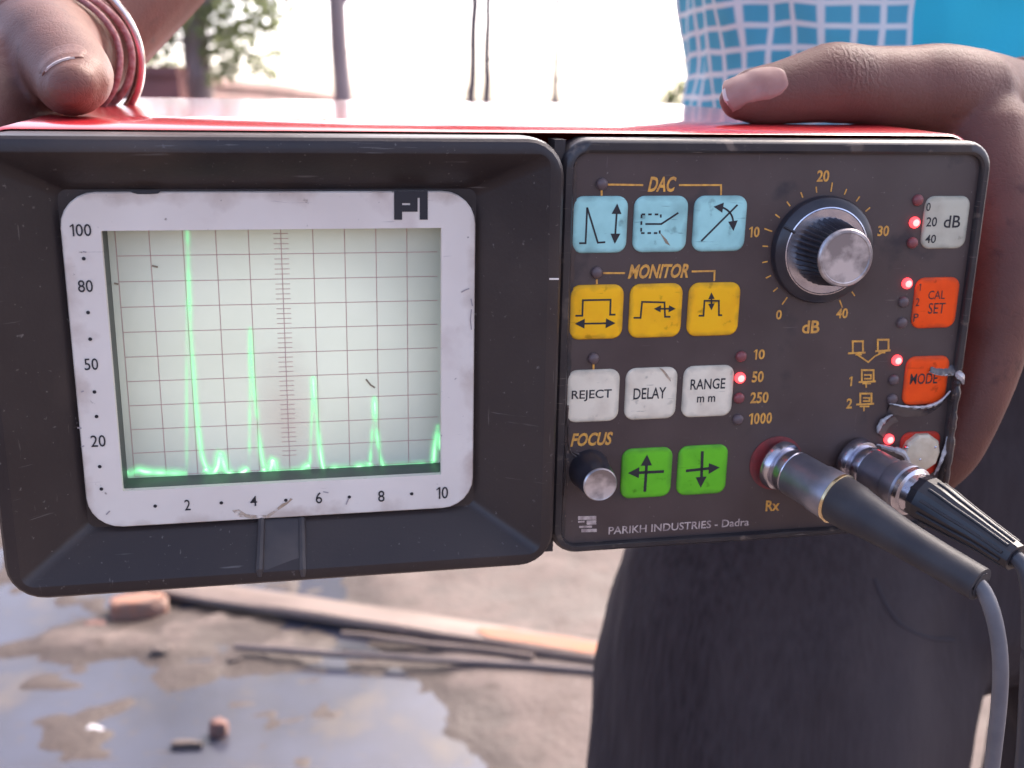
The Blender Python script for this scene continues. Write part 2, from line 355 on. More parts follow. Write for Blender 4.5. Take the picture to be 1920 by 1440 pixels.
def wet():
    "soil just above the water line is dark and shiny"
    t = M['earth'].node_tree; N = t.nodes; L = t.links; b = N["Principled BSDF"]; src = b.inputs["Base Color"].links[0].from_socket
    g = N.new("ShaderNodeNewGeometry"); sp = N.new("ShaderNodeSeparateXYZ"); L.new(g.outputs["Position"], sp.inputs[0])
    n = N.new("ShaderNodeTexNoise"); n.inputs["Scale"].default_value = 16; n.inputs["Detail"].default_value = 8; L.new(g.outputs["Position"], n.inputs["Vector"])
    a = N.new("ShaderNodeMath"); a.operation = 'MULTIPLY_ADD'; a.inputs[1].default_value = -.016; L.new(n.outputs["Fac"], a.inputs[0]); L.new(sp.outputs[2], a.inputs[2])
    r = N.new("ShaderNodeMapRange"); r.inputs[1].default_value = -.003; r.inputs[2].default_value = .0045; r.inputs[3].default_value = 1; r.inputs[4].default_value = 0; L.new(a.outputs[0], r.inputs[0])
    x = N.new("ShaderNodeMix"); x.data_type = 'RGBA'; L.new(src, x.inputs[6]); x.inputs[7].default_value = (.048,.036,.032,1); L.new(r.outputs[0], x.inputs[0]); L.new(x.outputs[2], b.inputs["Base Color"])
    q = N.new("ShaderNodeMapRange"); q.inputs[3].default_value = .85; q.inputs[4].default_value = .55; L.new(r.outputs[0], q.inputs[0]); L.new(q.outputs[0], b.inputs["Roughness"])
wet()
ground = obj('ground', gv, gf, 'earth', ang=80); tag(ground, kind='structure')
M['water'] = mat('muddy_water', (.040,.042,.060), (.034,.032,.038), spec=.34, rough=.12, scale=5, bump=.12, bscale=14, bdist=.004, thr=(.4,.7), spots=[(30,.60,.75,(.055,.045,.04)), (5,.55,.75,(.075,.06,.05))])
wv_ = [(-2.3 + 2.9*i/24, 1.25 + 2.15*j/20, -.002) for j in range(21) for i in range(25)]
water = obj('puddle', wv_, [(j*25+i, j*25+i+1, (j+1)*25+i+1, (j+1)*25+i) for j in range(20) for i in range(24)], 'water')
tag(water, kind='structure')

# far wall, sheds
M['wall'] = mat('red_wall', (.24,.10,.09), (.17,.078,.072), rough=.9, scale=3, bump=.4, bscale=20, bdist=.02)
M['wall2'] = mat('grey_wall', (.27,.17,.155), (.20,.13,.12), rough=.9, scale=2, bump=.4, bscale=15, bdist=.02)
def at(u, d): return (u-960)/F*d
def wall(name, pts, th, m, label):
    "pts: list of (x, y, height); a wall of thickness th with an overhanging coping"
    root = empty(name, (pts[0][0], pts[0][1], 0)); L = Vector((pts[0][0], pts[0][1], 0))
    for nm, z0f, z1f, t in (('wall_body', lambda h: -.2, lambda h: h, th), ('coping', lambda h: h+.002, lambda h: h+.07, th+.08)):
        loops = []
        for i, (x, y, h) in enumerate(pts):
            a = Vector(pts[min(i+1, len(pts)-1)][:2]) - Vector(pts[max(i-1,0)][:2]); a.normalize(); n = Vector((-a.y, a.x))*t/2
            loops.append([Vector((x+n.x, y+n.y, z0f(h)))-L, Vector((x-n.x, y-n.y, z0f(h)))-L, Vector((x-n.x, y-n.y, z1f(h)))-L, Vector((x+n.x, y+n.y, z1f(h)))-L])
        MB().loft(loops).build(nm, m, root, smooth=False)
    tag(root, label, 'wall'); return root
D1 = 8.5
wall('boundary_wall', [(at(-400, D1), D1+.3, 1.36), (at(200, D1), D1, 1.36), (at(365, D1), D1, 1.36)], .22, 'wall', 'low dark red boundary wall behind the left thumb')
wall('receding_wall', [(at(372, 9.5), 9.5, 1.31), (at(520, 12), 12.2, 1.27), (at(660, 17), 17, 1.14)], .2, 'wall2', 'low dull reddish wall running back behind the leafy tree')

# trees
M['bark'] = mat('bark', (.30,.235,.225), (.22,.17,.165), rough=.9, scale=14, bump=.8, bscale=40, bdist=.02, stretch=(1,1,.25))
M['barkpale'] = mat('bark_pale', (.36,.29,.29), (.28,.22,.22), rough=.9, scale=10, bump=.6, bscale=40, bdist=.02, stretch=(1,1,.3))
M['leaf'] = mat('leaf', (.10,.12,.06), (.12,.14,.075), rough=.55, scale=5)
_t = M['leaf'].node_tree; _b = _t.nodes["Principled BSDF"]; _tl = _t.nodes.new("ShaderNodeBsdfTranslucent"); _mx = _t.nodes.new("ShaderNodeMixShader")
_tl.inputs[0].default_value = (.30,.34,.19,1); _mx.inputs[0].default_value = .55
_t.links.new(_b.outputs[0], _mx.inputs[1]); _t.links.new(_tl.outputs[0], _mx.inputs[2]); _t.links.new(_mx.outputs[0], _t.nodes["Material Output"].inputs[0])
def leaves(clumps, size, seed):
    rnd = random.Random(seed); mb = MB()
    for (c, r, n) in clumps:
        c = Vector(c)
        for _ in range(n):
            d = Vector((rnd.gauss(0,1), rnd.gauss(0,1), rnd.gauss(0,1))).normalized()*r*(rnd.random()**.45)
            p = c + Vector((d.x, d.y, d.z*.7)); s = size*rnd.uniform(.6, 1.3)
            a = Vector((rnd.uniform(-1,1), rnd.uniform(-1,1), rnd.uniform(-.8,.3))).normalized()
            b = a.cross(Vector((rnd.uniform(-1,1), rnd.uniform(-1,1), 1))).normalized()*s*.42; a = a*s
            mid = p+a*.5+Vector((0,0,-s*.06))
            mb.add([p, mid+b, p+a+Vector((0,0,-s*.15)), mid-b], [(0,1,2),(0,2,3)])
    return mb
def branch(mb, p0, p1, r0, r1, rnd, n=6, wob=.06, sides=9):
    p0 = Vector(p0); p1 = Vector(p1); pts = []; rs = []
    for i in range(n+1):
        t = i/n; o = Vector((rnd.uniform(-1,1), rnd.uniform(-1,1), 0))*wob*(p1-p0).length*(0 if i == 0 else 1)*.5
        pts.append(p0.lerp(p1, t)+o); rs.append((r0*(1-t)+r1*t)*rnd.uniform(.96,1.05))
    mb.tube(pts, rs, sides); return pts
rnd = random.Random(3)
tx = at(393, 9.0)
t1 = empty('leafy_tree', (tx, 9.0, 0)); mb = MB()
branch(mb, (0,0,-.1), (.01,0,1.75), .125, .095, rnd, 8, .02, 12)
br = [((0,0,1.7),(.22,.2,2.6),.07,.04), ((0,0,1.72),(-.28,-.1,2.7),.07,.04), ((.05,.02,1.85),(.35,0,2.15),.04,.02), ((-.05,0,1.8),(-.5,.1,2.05),.035,.02),
      ((0,0,1.6),(-.36,-.15,1.72),.025,.012), ((.02,0,1.62),(.5,.1,1.85),.028,.012), ((.2,.15,2.5),(.9,.4,3.6),.05,.02), ((-.25,-.1,2.6),(-.9,.2,3.8),.05,.02), ((0,0,2.5),(.1,-.5,3.9),.04,.02)]
for a, b, r0, r1 in br: branch(mb, a, b, r0, r1, rnd)
mb.build('trunk', 'bark', t1)
cl = []
def px2(u, v): return (at(u, 9.0)-tx, 0, CAM_H + (185-v)/F*9.0/cos(0))
for (u, v, r, n) in ((270,110,.13,70),(300,60,.12,75),(255,70,.1,35),(330,100,.12,55),(345,30,.15,90),(310,145,.1,32),(420,30,.15,90),(450,80,.13,65),(470,115,.12,55),(440,140,.1,28),
                     (505,55,.14,80),(520,15,.15,80),(545,60,.08,22),(490,-20,.2,120),(400,-40,.22,130),(320,-30,.2,120),(560,-25,.15,70),(480,10,.13,70),(280,20,.14,60),(530,95,.09,18),(290,85,.16,90),(340,70,.14,70),(455,40,.16,100),(500,110,.12,50),(265,40,.13,60),(430,100,.12,60),(410,0,.18,100),(360,-5,.18,100),(300,110,.15,60),(480,70,.16,80),(540,30,.14,60),(255,95,.12,50),(335,130,.11,40),(500,130,.10,30),(385,60,.14,50)):
    x, y, z = px2(u, v); cl.append(((x, rnd.uniform(-.4,.4), z), r*1.3, int(n*1.25)))
for _ in range(60):
    a = rnd.uniform(0, 2*pi); q = rnd.random()**.5*1.5; cl.append(((q*cos(a), q*sin(a), rnd.uniform(2.4, 4.4)), rnd.uniform(.25,.45), 70))
leaves(cl, .062, 11).build('crown', 'leaf', t1, smooth=False)
tag(t1, 'broad leafy tree with a grey trunk beyond the left thumb', 'tree')

tx = at(654, 10.0); t2 = empty('bare_tree', (tx, 10.0, 0)); mb = MB()
branch(mb, (0,0,-.1), (-.015,0,2.5), .092, .07, rnd, 9, .015, 11)
branch(mb, (0,0,1.98), (.13,0,2.09), .035, .018, rnd, 3); branch(mb, (0,0,2.4), (.5,.2,3.4), .05, .02, rnd); branch(mb, (-.02,0,2.4), (-.5,.1,3.6), .05, .02, rnd)
branch(mb, (.02,0,1.58), (.06,-.02,1.60), .03, .015, rnd, 2)
mb.build('trunk', 'barkpale', t2)
leaves([((rnd.uniform(-.7,.7), rnd.uniform(-.6,.6), rnd.uniform(3.1,4.2)), .35, 90) for _ in range(16)], .09, 5).build('crown', 'leaf', t2, smooth=False)
tag(t2, 'straight bare tree trunk rising right of the leafy tree', 'tree')
M['twig'] = mat('twig', (.13,.10,.11), (.09,.07,.08), rough=.9, scale=20)
for k, (u0, v0, u1, v1, r, lab) in enumerate(((876,190,896,-40,.050,'thin leaning sapling stem, left of the close pair against the sky'),(909,190,918,-40,.048,'thicker sapling stem, right of the close pair against the sky'),(1031,190,1044,-30,.036,'faint solitary sapling stem against the white sky'))):
    d = 12.0; o = empty('sapling', (at(u0, d), d, 0)); mb = MB()
    top = Vector((at(u1, d)-at(u0, d), 0, CAM_H+(185-v1)/F*d))
    pts = branch(mb, (0,0,-.1), top, r, r*.9, rnd, 14, .006, 7)
    for q in range(7):
        p = pts[rnd.randint(7, 13)]; branch(mb, p, p+Vector((rnd.uniform(-.09,.09), 0, rnd.uniform(.03,.12))), r*.5, .004, rnd, 2, .02, 5)
    branch(mb, top, top+Vector((.1,0,1.2)), r*.9, r*.3, rnd, 6, .03, 6)
    mb.build('trunk', 'twig', o)
    leaves([((top.x+rnd.uniform(-.12,.12), 0, top.z+rnd.uniform(.1,1.3)), .12, 30) for _ in range(6)], .07, 20+k).build('crown', 'leaf', o, smooth=False)
    tag(o, lab, 'sapling', 'thin saplings against the sky')
o = empty('shrub', (at(1256, 11), 11, 0)); mb = MB()
for q in range(6): branch(mb, (rnd.uniform(-.1,.1),0,-.05), (rnd.uniform(-.25,.2), rnd.uniform(-.2,.2), rnd.uniform(1.0,1.6)), .02, .006, rnd)
mb.build('stem', 'twig', o)
leaves([((-.02,0,1.24),.11,45),((.03,0,1.34),.09,40),((-.06,0,1.20),.07,25),((.06,0,1.50),.09,28),((-.01,0,1.64),.07,16),((.15,0,1.2),.2,60),((.2,0,1.55),.2,60)] + [((rnd.uniform(-.3,.3),rnd.uniform(-.2,.2),rnd.uniform(.4,1.0)),.2,60) for _ in range(8)], .06, 9).build('foliage', 'leaf', o, smooth=False)
tag(o, 'small loose shrub far off beside the blue shirt', 'shrub')

# things on the ground
M['plank'] = mat('plank_pale', (.150,.112,.098), (.115,.084,.073), rough=.8, scale=6, stretch=(1,6,6), bump=.3, bscale=30, bdist=.002, spots=[(14,.62,.70,(.2,.14,.12))])
def slab(name, u0, v0, u1, v1, wd, th, m, label, cat, lift=.0, tilt=0):
    a = GP(u0, v0, .012); b = GP(u1, v1, .012); c = (a+b)/2; L = (b-a).length; ang = math.atan2(b.y-a.y, b.x-a.x)
    rn = random.Random(u0); loops = []
    for i in range(13):
        x = -L/2+L*i/12; e = .004; dw = rn.uniform(-e, e); dz = rn.uniform(-.002,.002)
        q = [(-wd/2+dw, 0), (-wd/2+dw, th-.005), (-wd/2+.006, th+dz), (wd/2-.006, th+dz), (wd/2+dw, th-.005), (wd/2+dw, 0)]
        loops.append([Vector((x, yy, zz)) for yy, zz in q])
    o = MB().loft(loops).build(name, m, None, ang=30); o.location = (c.x, c.y, .012+lift); o.rotation_euler = (tilt, 0, ang)
    return tag(o, label, cat)
plank = slab('wooden_plank', 250, 1094, 1330, 1262, .085, .018, 'plank', 'long pale plank with an orange stain lying on the ground', 'plank')
M['rust'] = mat('orange_stain', (.27,.105,.055), (.17,.10,.075), rough=.85, scale=12, stretch=(1,4,4))
st_ = MB(); pts_ = [(random.Random(i).uniform(-.012,.012)) for i in range(20)]
st_.add([(.20+.036*i, .022*(1 if i not in (0,9) else .2)+pts_[i]*.6, .0200) for i in range(10)] + [(.20+.036*i, -.030*(1 if i not in (0,9) else .2)-pts_[i+10]*.3, .0200) for i in range(10)], [(i, i+1, 11+i, 10+i) for i in range(9)])
st_.build('orange_stain', 'rust', plank, False)
M['rod'] = mat('dark_rod', (.075,.058,.062), (.10,.078,.078), rough=.7, scale=20)
def rod(name, u0, v0, u1, v1, r, label, m='rod', cat='rod'):
    a = GP(u0, v0, .02); b = GP(u1, v1, .02); rn = random.Random(v0)
    L = a.copy(); pts = [a.lerp(b, t/8)+Vector((0, rn.uniform(-.006,.006), 0))-L for t in range(9)]
    o = MB().tube(pts, [r*rn.uniform(.85,1.1) for _ in pts], 8).build(name, m); o.location = L; return tag(o, label, cat)
rod('iron_rod', 440, 1213, 1200, 1262, .0075, 'dark thin rod lying in front of the pale plank')
rod('twig', 640, 1188, 1000, 1230, .007, 'short thin brown stick between the plank and the rod', 'plank', 'stick')
M['brick'] = mat('brick', (.22,.10,.066), (.16,.10,.08), rough=.9, scale=25, bump=.5, bscale=80, bdist=.004)
M['pebble'] = mat('pebble', (.16,.072,.058), (.11,.066,.056), rough=.85, scale=40, bump=.4, bscale=90, bdist=.003)
M['palestone'] = mat('pale_stone', (.30,.29,.31), (.24,.23,.25), rough=.7, scale=40)
M['darkclod'] = mat('dark_clod', (.075,.055,.05), (.05,.04,.036), rough=.9, scale=50, bump=.5, bscale=90, bdist=.004)
def rock(name, u, v, dims, m, label, cat, seed, rot=0, z=-.002, grp=None):
    bm = bmesh.new(); bmesh.ops.create_icosphere(bm, subdivisions=3, radius=1)
    for q in bm.verts:
        n = noise.noise(q.co*1.3+Vector((seed*7,0,0)))*.35 + noise.noise(q.co*3.5+Vector((0,seed*5,0)))*.13
        c = q.co*(1+n); c = Vector([max(-.78, min(.78, w_)) for w_ in c]); q.co = Vector((c.x*dims[0], c.y*dims[1], c.z*dims[2]))
    me = bpy.data.meshes.new(name); bm.to_mesh(me); bm.free()
    o = finish(name, me, m, None, True, 28); g = GP(u, v, z); o.location = (g.x, g.y, z+dims[2]*.45); o.rotation_euler = (0,0,rot)
    return tag(o, label, cat, grp)
rock('brick_fragment', 262, 1148, (.085,.045,.034), 'brick', 'broken orange brick piece at the puddle edge', 'brick', 1, .25, .0)
rock('brick_chip', 411, 1377, (.022,.018,.026), 'pebble', 'small red brick chip standing in the puddle', 'stone', 2)
rock('pale_stone', 178, 1370, (.022,.012,.006), 'palestone', 'small white stone in the puddle', 'stone', 3, -.4)
rock('mud_clod', 352, 1400, (.038,.012,.010), 'darkclod', 'flat dark mud clod beside the red brick chip', 'clod', 4)
rock('mud_clod', 303, 1228, (.028,.022,.016), 'darkclod', 'dark mud clod between the two mud banks', 'clod', 5)
rock('mud_clod', 180, 1175, (.032,.014,.010), 'pebble', 'reddish clod lying below the brick piece', 'clod', 6)
rock('mud_clod', 440, 1242, (.020,.014,.010), 'darkclod', 'small dark clod near the end of the dark rod', 'clod', 8)

# ================================================================== DETECTOR
dev = empty('flaw_detector', mw=DEV)
tag(dev, 'red and black ultrasonic flaw detector with screen, keys and knobs', 'test instrument')

# red case
loops = []
for Y, i in ((6,.6),(7,0),(60,0),(120,0),(200,0),(256,0),(262,1.2),(264,5)):
    loops.append(rr(-160.8+i, 116.6-i, -97.4+i, 24.9+(0.5 if 30 < Y < 240 else 0)-i, 9, Y, 8))
MB().loft(loops, False, True).build('case_shell', 'red', dev, ang=50)

# black hood round the screen
H = []
def hl(i, Y, r): H.append(rr(-161.5+i, -12.0-i, -98.3+i, 23.8-i, r, Y))
for Y in (9, 2, -5): hl(0, Y, 10)
hl(.35, -6.9, 9.8); hl(1.1, -7.7, 9.2); hl(2.0, -8.0, 8.5); hl(4.1, -8.0, 3.6); hl(4.7, -7.6, 3.0)
H.append(rr(-141.7, -33.8, -83.4, 9.4, 2.5, 5)); H.append(rr(-131.53, -41.6, -72.35, .6, .3, 5.01))
hood = MB().loft(H, False, False).build('screen_hood', 'hood', dev, ang=24)
M['surround'] = mat('tube_surround', (.085,.095,.082), (.065,.07,.062), rough=.5, scale=90)  # recess walls; green-grey colour paints in the trace's reflected glow
MB().loft([rr(-131.53, -41.6, -72.35, .6, .3, 4.98), rr(-131.53, -41.6, -72.35, .6, .3, 14)], False, False).build('tube_surround', 'surround', dev, ang=24)
# two seam ridges of the tab in the lower slope
M['tab'] = mat('tab_plastic', (.075,.058,.052), (.045,.036,.036), rough=.5, scale=90)
for (ua, ub) in ((491, 487), (566, 568)):
    a = P(ua, 975, .0045); b = P(ub, 1070, -.0068)
    MB().tube([a+mm(0,-.8,.8), a.lerp(b,.5)+mm(0,-.85,.85), b+mm(0,-.8,.5), b+mm(0,-1.1,-1.2)], [.0010,.0011,.0012,.0006], 8).build('seam_ridge', 'tab', hood)
a0 = P(493, 976, .0045); a1 = P(563, 973, .0045); b1 = P(565, 1068, -.0068); b0 = P(490, 1071, -.0068); off = mm(0, -.85, .85)
MB().add([a0+off, a1+off, b1+off, b0+off, a0, a1, b1, b0], [(0,1,2,3),(0,1,5,4),(2,3,7,6),(1,2,6,5),(0,3,7,4)]).build('latch_tab', 'tab', hood, smooth=False)
# white scratch mark on the rim
mb = MB(); stroke(mb, [P(1030,523,-.0083), P(1048,523,-.0083)], .0005); mb.build('scratch_mark', 'frame', hood, False)

MB().box(mm(-11.8, 4.6, -37.4), mm(3.0, 8.4, 120.6)).build('joint_strip', 'border', dev, False)
# CRT
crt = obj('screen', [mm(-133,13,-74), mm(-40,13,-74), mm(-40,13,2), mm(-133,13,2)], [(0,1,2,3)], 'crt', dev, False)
mb = MB(); YS = .0129
gx = [P(u, 500, YS).x for u in (226, 827)]; gxs = [gx[0]+(gx[1]-gx[0])*i/10 for i in range(11)]
gx0 = P(282, 477, YS).x; gx1 = P(763, 477, YS).x; step = (gx1-gx0)/8; gxs = [gx0+step*i for i in range(-1, 9)]
gz0 = P(530, 476, YS).z; gz1 = P(530, 837, YS).z; st = (gz0-gz1)/8; gzs = [gz0-st*i for i in range(-1, 10)]
for x in gxs: stroke(mb, [Vector((x, YS, .002)), Vector((x, YS, gzs[-1]))], .00022)
for z in gzs: stroke(mb, [Vector((gxs[0], YS, z)), Vector((gxs[-1]+step, YS, z))], .00022)
xc = gxs[5]
for i in range(0, 48): 
    z = gzs[0]-i*st/5; stroke(mb, [Vector((xc-.0020, YS-.00002, z)), Vector((xc+.0020, YS-.00002, z))], .0002)
mb.build('graticule', 'grat', crt, False)
# green A-scan trace: strips that fade sideways
def trace(segs):
    v = []; f = []; al = []
    for pts, wd, hw, br in segs:
        q = [P(u, y, .0127) for u, y in pts]
        prof = ((-1,0),(-.55,.16),(-.26,.55),(-.12,1),(.12,1),(.26,.55),(.55,.16),(1,0)); n = len(prof)
        for i, p in enumerate(q):
            a = q[max(i-1,0)]; b = q[min(i+1,len(q)-1)]; t = (b-a).normalized(); nn = Vector((-t.z,0,t.x))
            fade = br[i] if isinstance(br, (list,tuple)) else br
            fade *= max(.12, min(1.05, .70+1.0*noise.noise(Vector((p.x*420, p.z*260, 2.5)))))
            if i in (0, len(q)-1): fade *= .35
            for s_, a_ in prof: v.append(p+nn*s_*hw); al.append(min(1, a_*fade))
        base = len(v)-len(q)*n
        for i in range(len(q)-1):
            for k in range(n-1): f.append((base+i*n+k, base+i*n+k+1, base+(i+1)*n+k+1, base+(i+1)*n+k))
    me = bpy.data.meshes.new('trace'); me.from_pydata([tuple(x) for x in v], [], f)
    ca = me.color_attributes.new('a', 'FLOAT_COLOR', 'POINT')
    for i, x in enumerate(al): ca.data[i].color = (x, x, x, 1)
    me.materials.append(M['trace']); return link(bpy.data.objects.new('trace', me), crt)
B = .0023
def dens(pts):
    o = [(p.x, p.y) for p in catmull([Vector((a, b, 0)) for a, b in pts], 5)]; return o
def spike(rise, fall, b0, b1):
    "rising flank, falling flank; brightness from tip to foot"
    r = dens(rise); f_ = dens(fall)
    return [(r, 0, .0011, [b0*.55]*len(r)), (f_, 0, .0014, [b0+(b1-b0)*i/(len(f_)-1) for i in range(len(f_))])]
segs = [(dens([(236,885),(244,889),(254,884),(262,882),(275,885),(310,887),(340,888),(352,887)]), 0, B, 1)]
segs += spike([(350,884),(350,780),(350,640),(351,560)], [(351,428),(353,500),(357,610),(363,700),(370,785),(376,838),(383,868),(392,885)], .48, .85)
segs += [(dens([(384,878),(394,887),(403,884),(409,872),(413,850),(419,868),(425,884),(440,889),(456,885),(466,877)]), 0, B, .95)]
segs += spike([(467,878),(468,800),(469,700),(469,650)], [(469,612),(472,690),(477,740),(483,790),(489,846),(496,878)], .6, .75)
segs += [(dens([(493,878),(502,887),(508,878),(511,863),(516,876),(524,885),(545,886),(562,884),(572,876),(581,872)]), 0, B, .95)]
segs += spike([(581,872),(584,800),(586,750),(587,720)], [(587,705),(589,745),(594,780),(598,825),(603,865),(609,885)], .85, .85)
segs += [(dens([(606,884),(616,887),(625,880),(640,880),(665,877),(690,873),(694,868)]), 0, B, .95)]
segs += spike([(694,868),(697,825),(700,775),(702,750)], [(702,742),(704,785),(708,825),(712,850),(717,870),(724,880)], .9, .9)
segs += [(dens([(720,879),(735,879),(770,876),(800,873),(813,869)]), 0, B, 1), (dens([(813,868),(815,840),(819,812),(821,797),(824,815),(828,845)]), 0, .0017, .8)]
trace(segs)

# white graticule frame
fo = [-141.2,-34.3,-82.9,8.9]
hole = rr(-131.53,-43.64,-72.35,-.92,.3,2.9)
FR = [rr(*fo,9,4.9), rr(*fo,9,3.2), rr(fo[0]+.3,fo[1]-.3,fo[2]+.3,fo[3]-.3,8.7,2.9), hole, rr(-131.53,-43.64,-72.35,-.92,.3,4.9)]
frame = MB().loft(FR, False, False).build('screen_frame', 'frame', dev, ang=25)
YF = .0027
for s_, bx in (('100',(131,420,172,443)),('80',(146,525,174,548)),('50',(158,672,184,694)),('20',(170,816,198,838)),
              ('2',(346,937,357,957)),('4',(469,930,482,949)),('6',(592,923,604,944)),('8',(709,920,721,941)),('10',(819,913,841,935))):
    text('scale_number', s_, 'black_ink', YF, frame, bx, 0, .004)
for (u, v) in ((157,485),(165,586),(169,636),(177,735),(181,781),(187,875),(190,917),(291,949),(415,943),(536,938),(655,932),(772,926)):
    c = P(u, v, YF); MB().add([c+mm(.5*cos(t),0,.5*sin(t)) for t in [2*pi*i/10 for i in range(10)]], [tuple(range(10))]).build('scale_dot', 'black_ink', frame, False)
mb = MB()
for (a, b, c, d) in ((739,358,754,412),(754.01,358,783,381),(754.01,384.5,783,397),(769,381.01,783,384.49),(783.01,358,787,371),(787.01,358,802,412)):
    mb.add([P(a,b,YF), P(c,b,YF), P(c,d,YF), P(a,d,YF)], [(0,1,2,3)])
mb.build('logo', 'black_ink', frame, False)
MB().add([P(243,357,YF),P(303,357,YF),P(296,363,YF),P(282,364,YF),P(258,364,YF),P(248,361,YF)], [tuple(range(6))]).build('chipped_notch', 'black_ink', frame, False)
mb = MB()
def blot(pts): mb.add([P(u, v, YF) for u, v in pts], [tuple(range(len(pts)))])
blot(((435,957),(448,955),(462,964),(480,966),(500,966),(512,958),(530,944),(540,940),(545,934),(549,936),(538,946),(520,958),(505,970),(470,972),(446,969)))
mb.build('brown_smear', 'grime', frame, False)
M['darkmark'] = mat('dark_mark', (.36,.30,.29), rough=.7)
def scuff(pts, wd): stroke(mb2, [P(u, v, YF-.0001) for u, v in pts], wd)
for mk in ([(865,548),(872,544),(880,541)], [(884,580),(882,600),(884,618)], [(883,560),(886,574)], [(145,802),(153,803)], [(152,838),(158,836)], [(199,965),(206,958)],
           [(649,946),(654,934)], [(606,922),(616,924)], [(155,472),(162,473)], [(152,735),(157,733)]):
    mb2 = MB(); scuff(mk, .00035); mb2.build('scuff', 'darkmark', frame, False)
M['speck'] = mat('speck', (.28,.22,.15), rough=.7)
for mk in ([(686,711),(695,722),(703,727)], [(285,498),(296,501)], [(214,531),(222,533)], [(614,878),(620,886),(628,880)]):
    mb2 = MB(); stroke(mb2, [P(u, v, .0125) for u, v in mk], .0005); mb2.build('speck', 'speck', crt, False)

# control panel with raised border
NP = [rr(-11.6,117.4,-98.0,23.4,8,9), rr(-11.6,117.4,-98.0,23.4,8,0), rr(-11.2,117.0,-97.6,23.0,7.6,-1.3), rr(-10.4,116.2,-96.9,22.2,7,-2), rr(-8.6,114.9,-95.7,20.3,5,-2), rr(-8.2,114.4,-95.3,19.6,4.6,-1.4), rr(-8.2,114.4,-95.3,19.6,4.6,1)]
MB().loft(NP, False, False).build('panel_border', 'border', dev, ang=40)
panel = MB().loft([rr(-8.6,114.7,-95.6,19.9,4.6,0), rr(-8.6,114.7,-95.6,19.9,4.6,1.5)]).build('control_panel', 'panel', dev, False)
# worn strip down the left edge of the panel where the film has peeled
L_ = []; rn = random.Random(4)
for k in range(40):
    v = 285+k*19.0; z = P(1065, v, 0).z
    if z < -.0952: break
    L_.append((Vector((-.0083, -.00045, z)), Vector((-.0083+.0022*(.55+.9*abs(noise.noise(Vector((0, 0, k*.45))))) + (.004*math.exp(-((v-866)/16)**2)), -.00045, z))))
n = len(L_)
MB().add([a for a, b in L_]+[b for a, b in L_]+[a+mm(0,.5,0) for a, b in L_]+[b+mm(0,.5,0) for a, b in L_],
         [(i,i+1,n+i+1,n+i) for i in range(n-1)]+[(n+i,n+i+1,3*n+i+1,3*n+i) for i in range(n-1)]).build('peeled_edge', 'worn', panel, ang=20)
mb = MB()
for pts in ([(1066,800),(1066,830),(1072,850),(1084,858)], [(1064,760),(1063,800)], [(1060,830),(1062,880),(1058,930)], [(1075,848),(1090,855),(1100,866)]):
    q = catmull([P(u, v, -.0007) for u, v in pts], 5); mb.tube(q, [.00035*random.uniform(.5,1.3) for _ in q], 6)
mb.build('film_shreds', 'worn', panel)

YP = -.00012
def lettering(s_, bx, m='amber', shear=0, bold=.012, **k): return text('lettering', s_, m, YP, panel, bx, shear, bold, **k)
lettering('DAC', (1215,331,1268,360), shear=.28, bold=.032); lettering('MONITOR', (1178,495,1291,522), shear=.28, bold=.032); lettering('FOCUS', (1070,811,1149,836), shear=.28, bold=.032)
for s_, bx in (('10',(1413,655,1435,674)),('50',(1410,696,1432,717)),('250',(1407,735,1441,756)),('1000',(1406,774,1448,795)),('20',(1532,319,1555,341)),
              ('10',(1405,425,1425,445)),('30',(1646,423,1667,443)),('0',(1455,581,1466,599)),('40',(1568,578,1590,597)),('dB',(1504,601,1537,625)),
              ('1',(1594,706,1597.2,724)),('2',(1587,747,1598,766)),('Rx',(1436,938,1462,958))):
    lettering(s_, bx, bold=.026)
za = P(1141,993,0); zb = P(1404,980,0)
text('lettering', 'PARIKH INDUSTRIES - Dadra', 'beige_ink', YP, panel, None, 0, .01, mbox=(za.x*1000, (za.z+zb.z)*500-1.25, zb.x*1000, (za.z+zb.z)*500+1.25))
for pts in ([(1140,346),(1206,347)], [(1273,347),(1352,347),(1352,366)], [(1128,357),(1128,367)], [(1131,512),(1172,512)], [(1297,509),(1340,508),(1339,527)], [(1119,524),(1119,533)], [(1113,681),(1113,694)]):
    mb = MB(); stroke(mb, [P(u, v, YP) for u, v in pts], .00055); mb.build('connecting_line', 'amber', panel, False)
kc = P(1540, 468, 0)
mb = MB()
for i in [k_ for k_ in range(21) if k_ not in (14,15,16,17,18)]:
    a = radians(236 - 300*i/20); r1 = .0167; r2 = r1 + (.0026 if i % 5 == 0 else .0017)
    d = Vector((cos(a), 0, sin(a))); stroke(mb, [kc+d*r1+Vector((0,YP,0)), kc+d*r2+Vector((0,YP,0))], .0004)
mb.build('dial_ticks', 'amber', panel, False)
def sensor(u0, v0, u1, v1, b0, b1, vb, extra):
    m_ = MB(); w_ = .0006
    stroke(m_, [P(u0,vb,YP),P(u0,v0,YP),P(u1,v0,YP),P(u1,vb,YP)], w_); stroke(m_, [P(b0,vb+1.5,YP-.00003),P(b1,vb,YP-.00003)], w_)
    for e in extra: stroke(m_, [P(u, v, YP-.00005) for u, v in e], w_*.8)
    return m_.build('probe_symbol', 'amber', panel, False)
sensor(1599,640,1618,0,1590,1623,661,[[(1606,664),(1618,672),(1628,679),(1640,668),(1654,661)], [(1604,665),(1616,665)]])
sensor(1646,637,1666,0,1641,1670,657,[[(1647,661),(1660,661)]])
sensor(1616,694,1638,0,1610,1642,715,[[(1620,703),(1633,703),(1633,710),(1620,710)],[(1617,719),(1633,719)],[(1624,719),(1624,727)]])
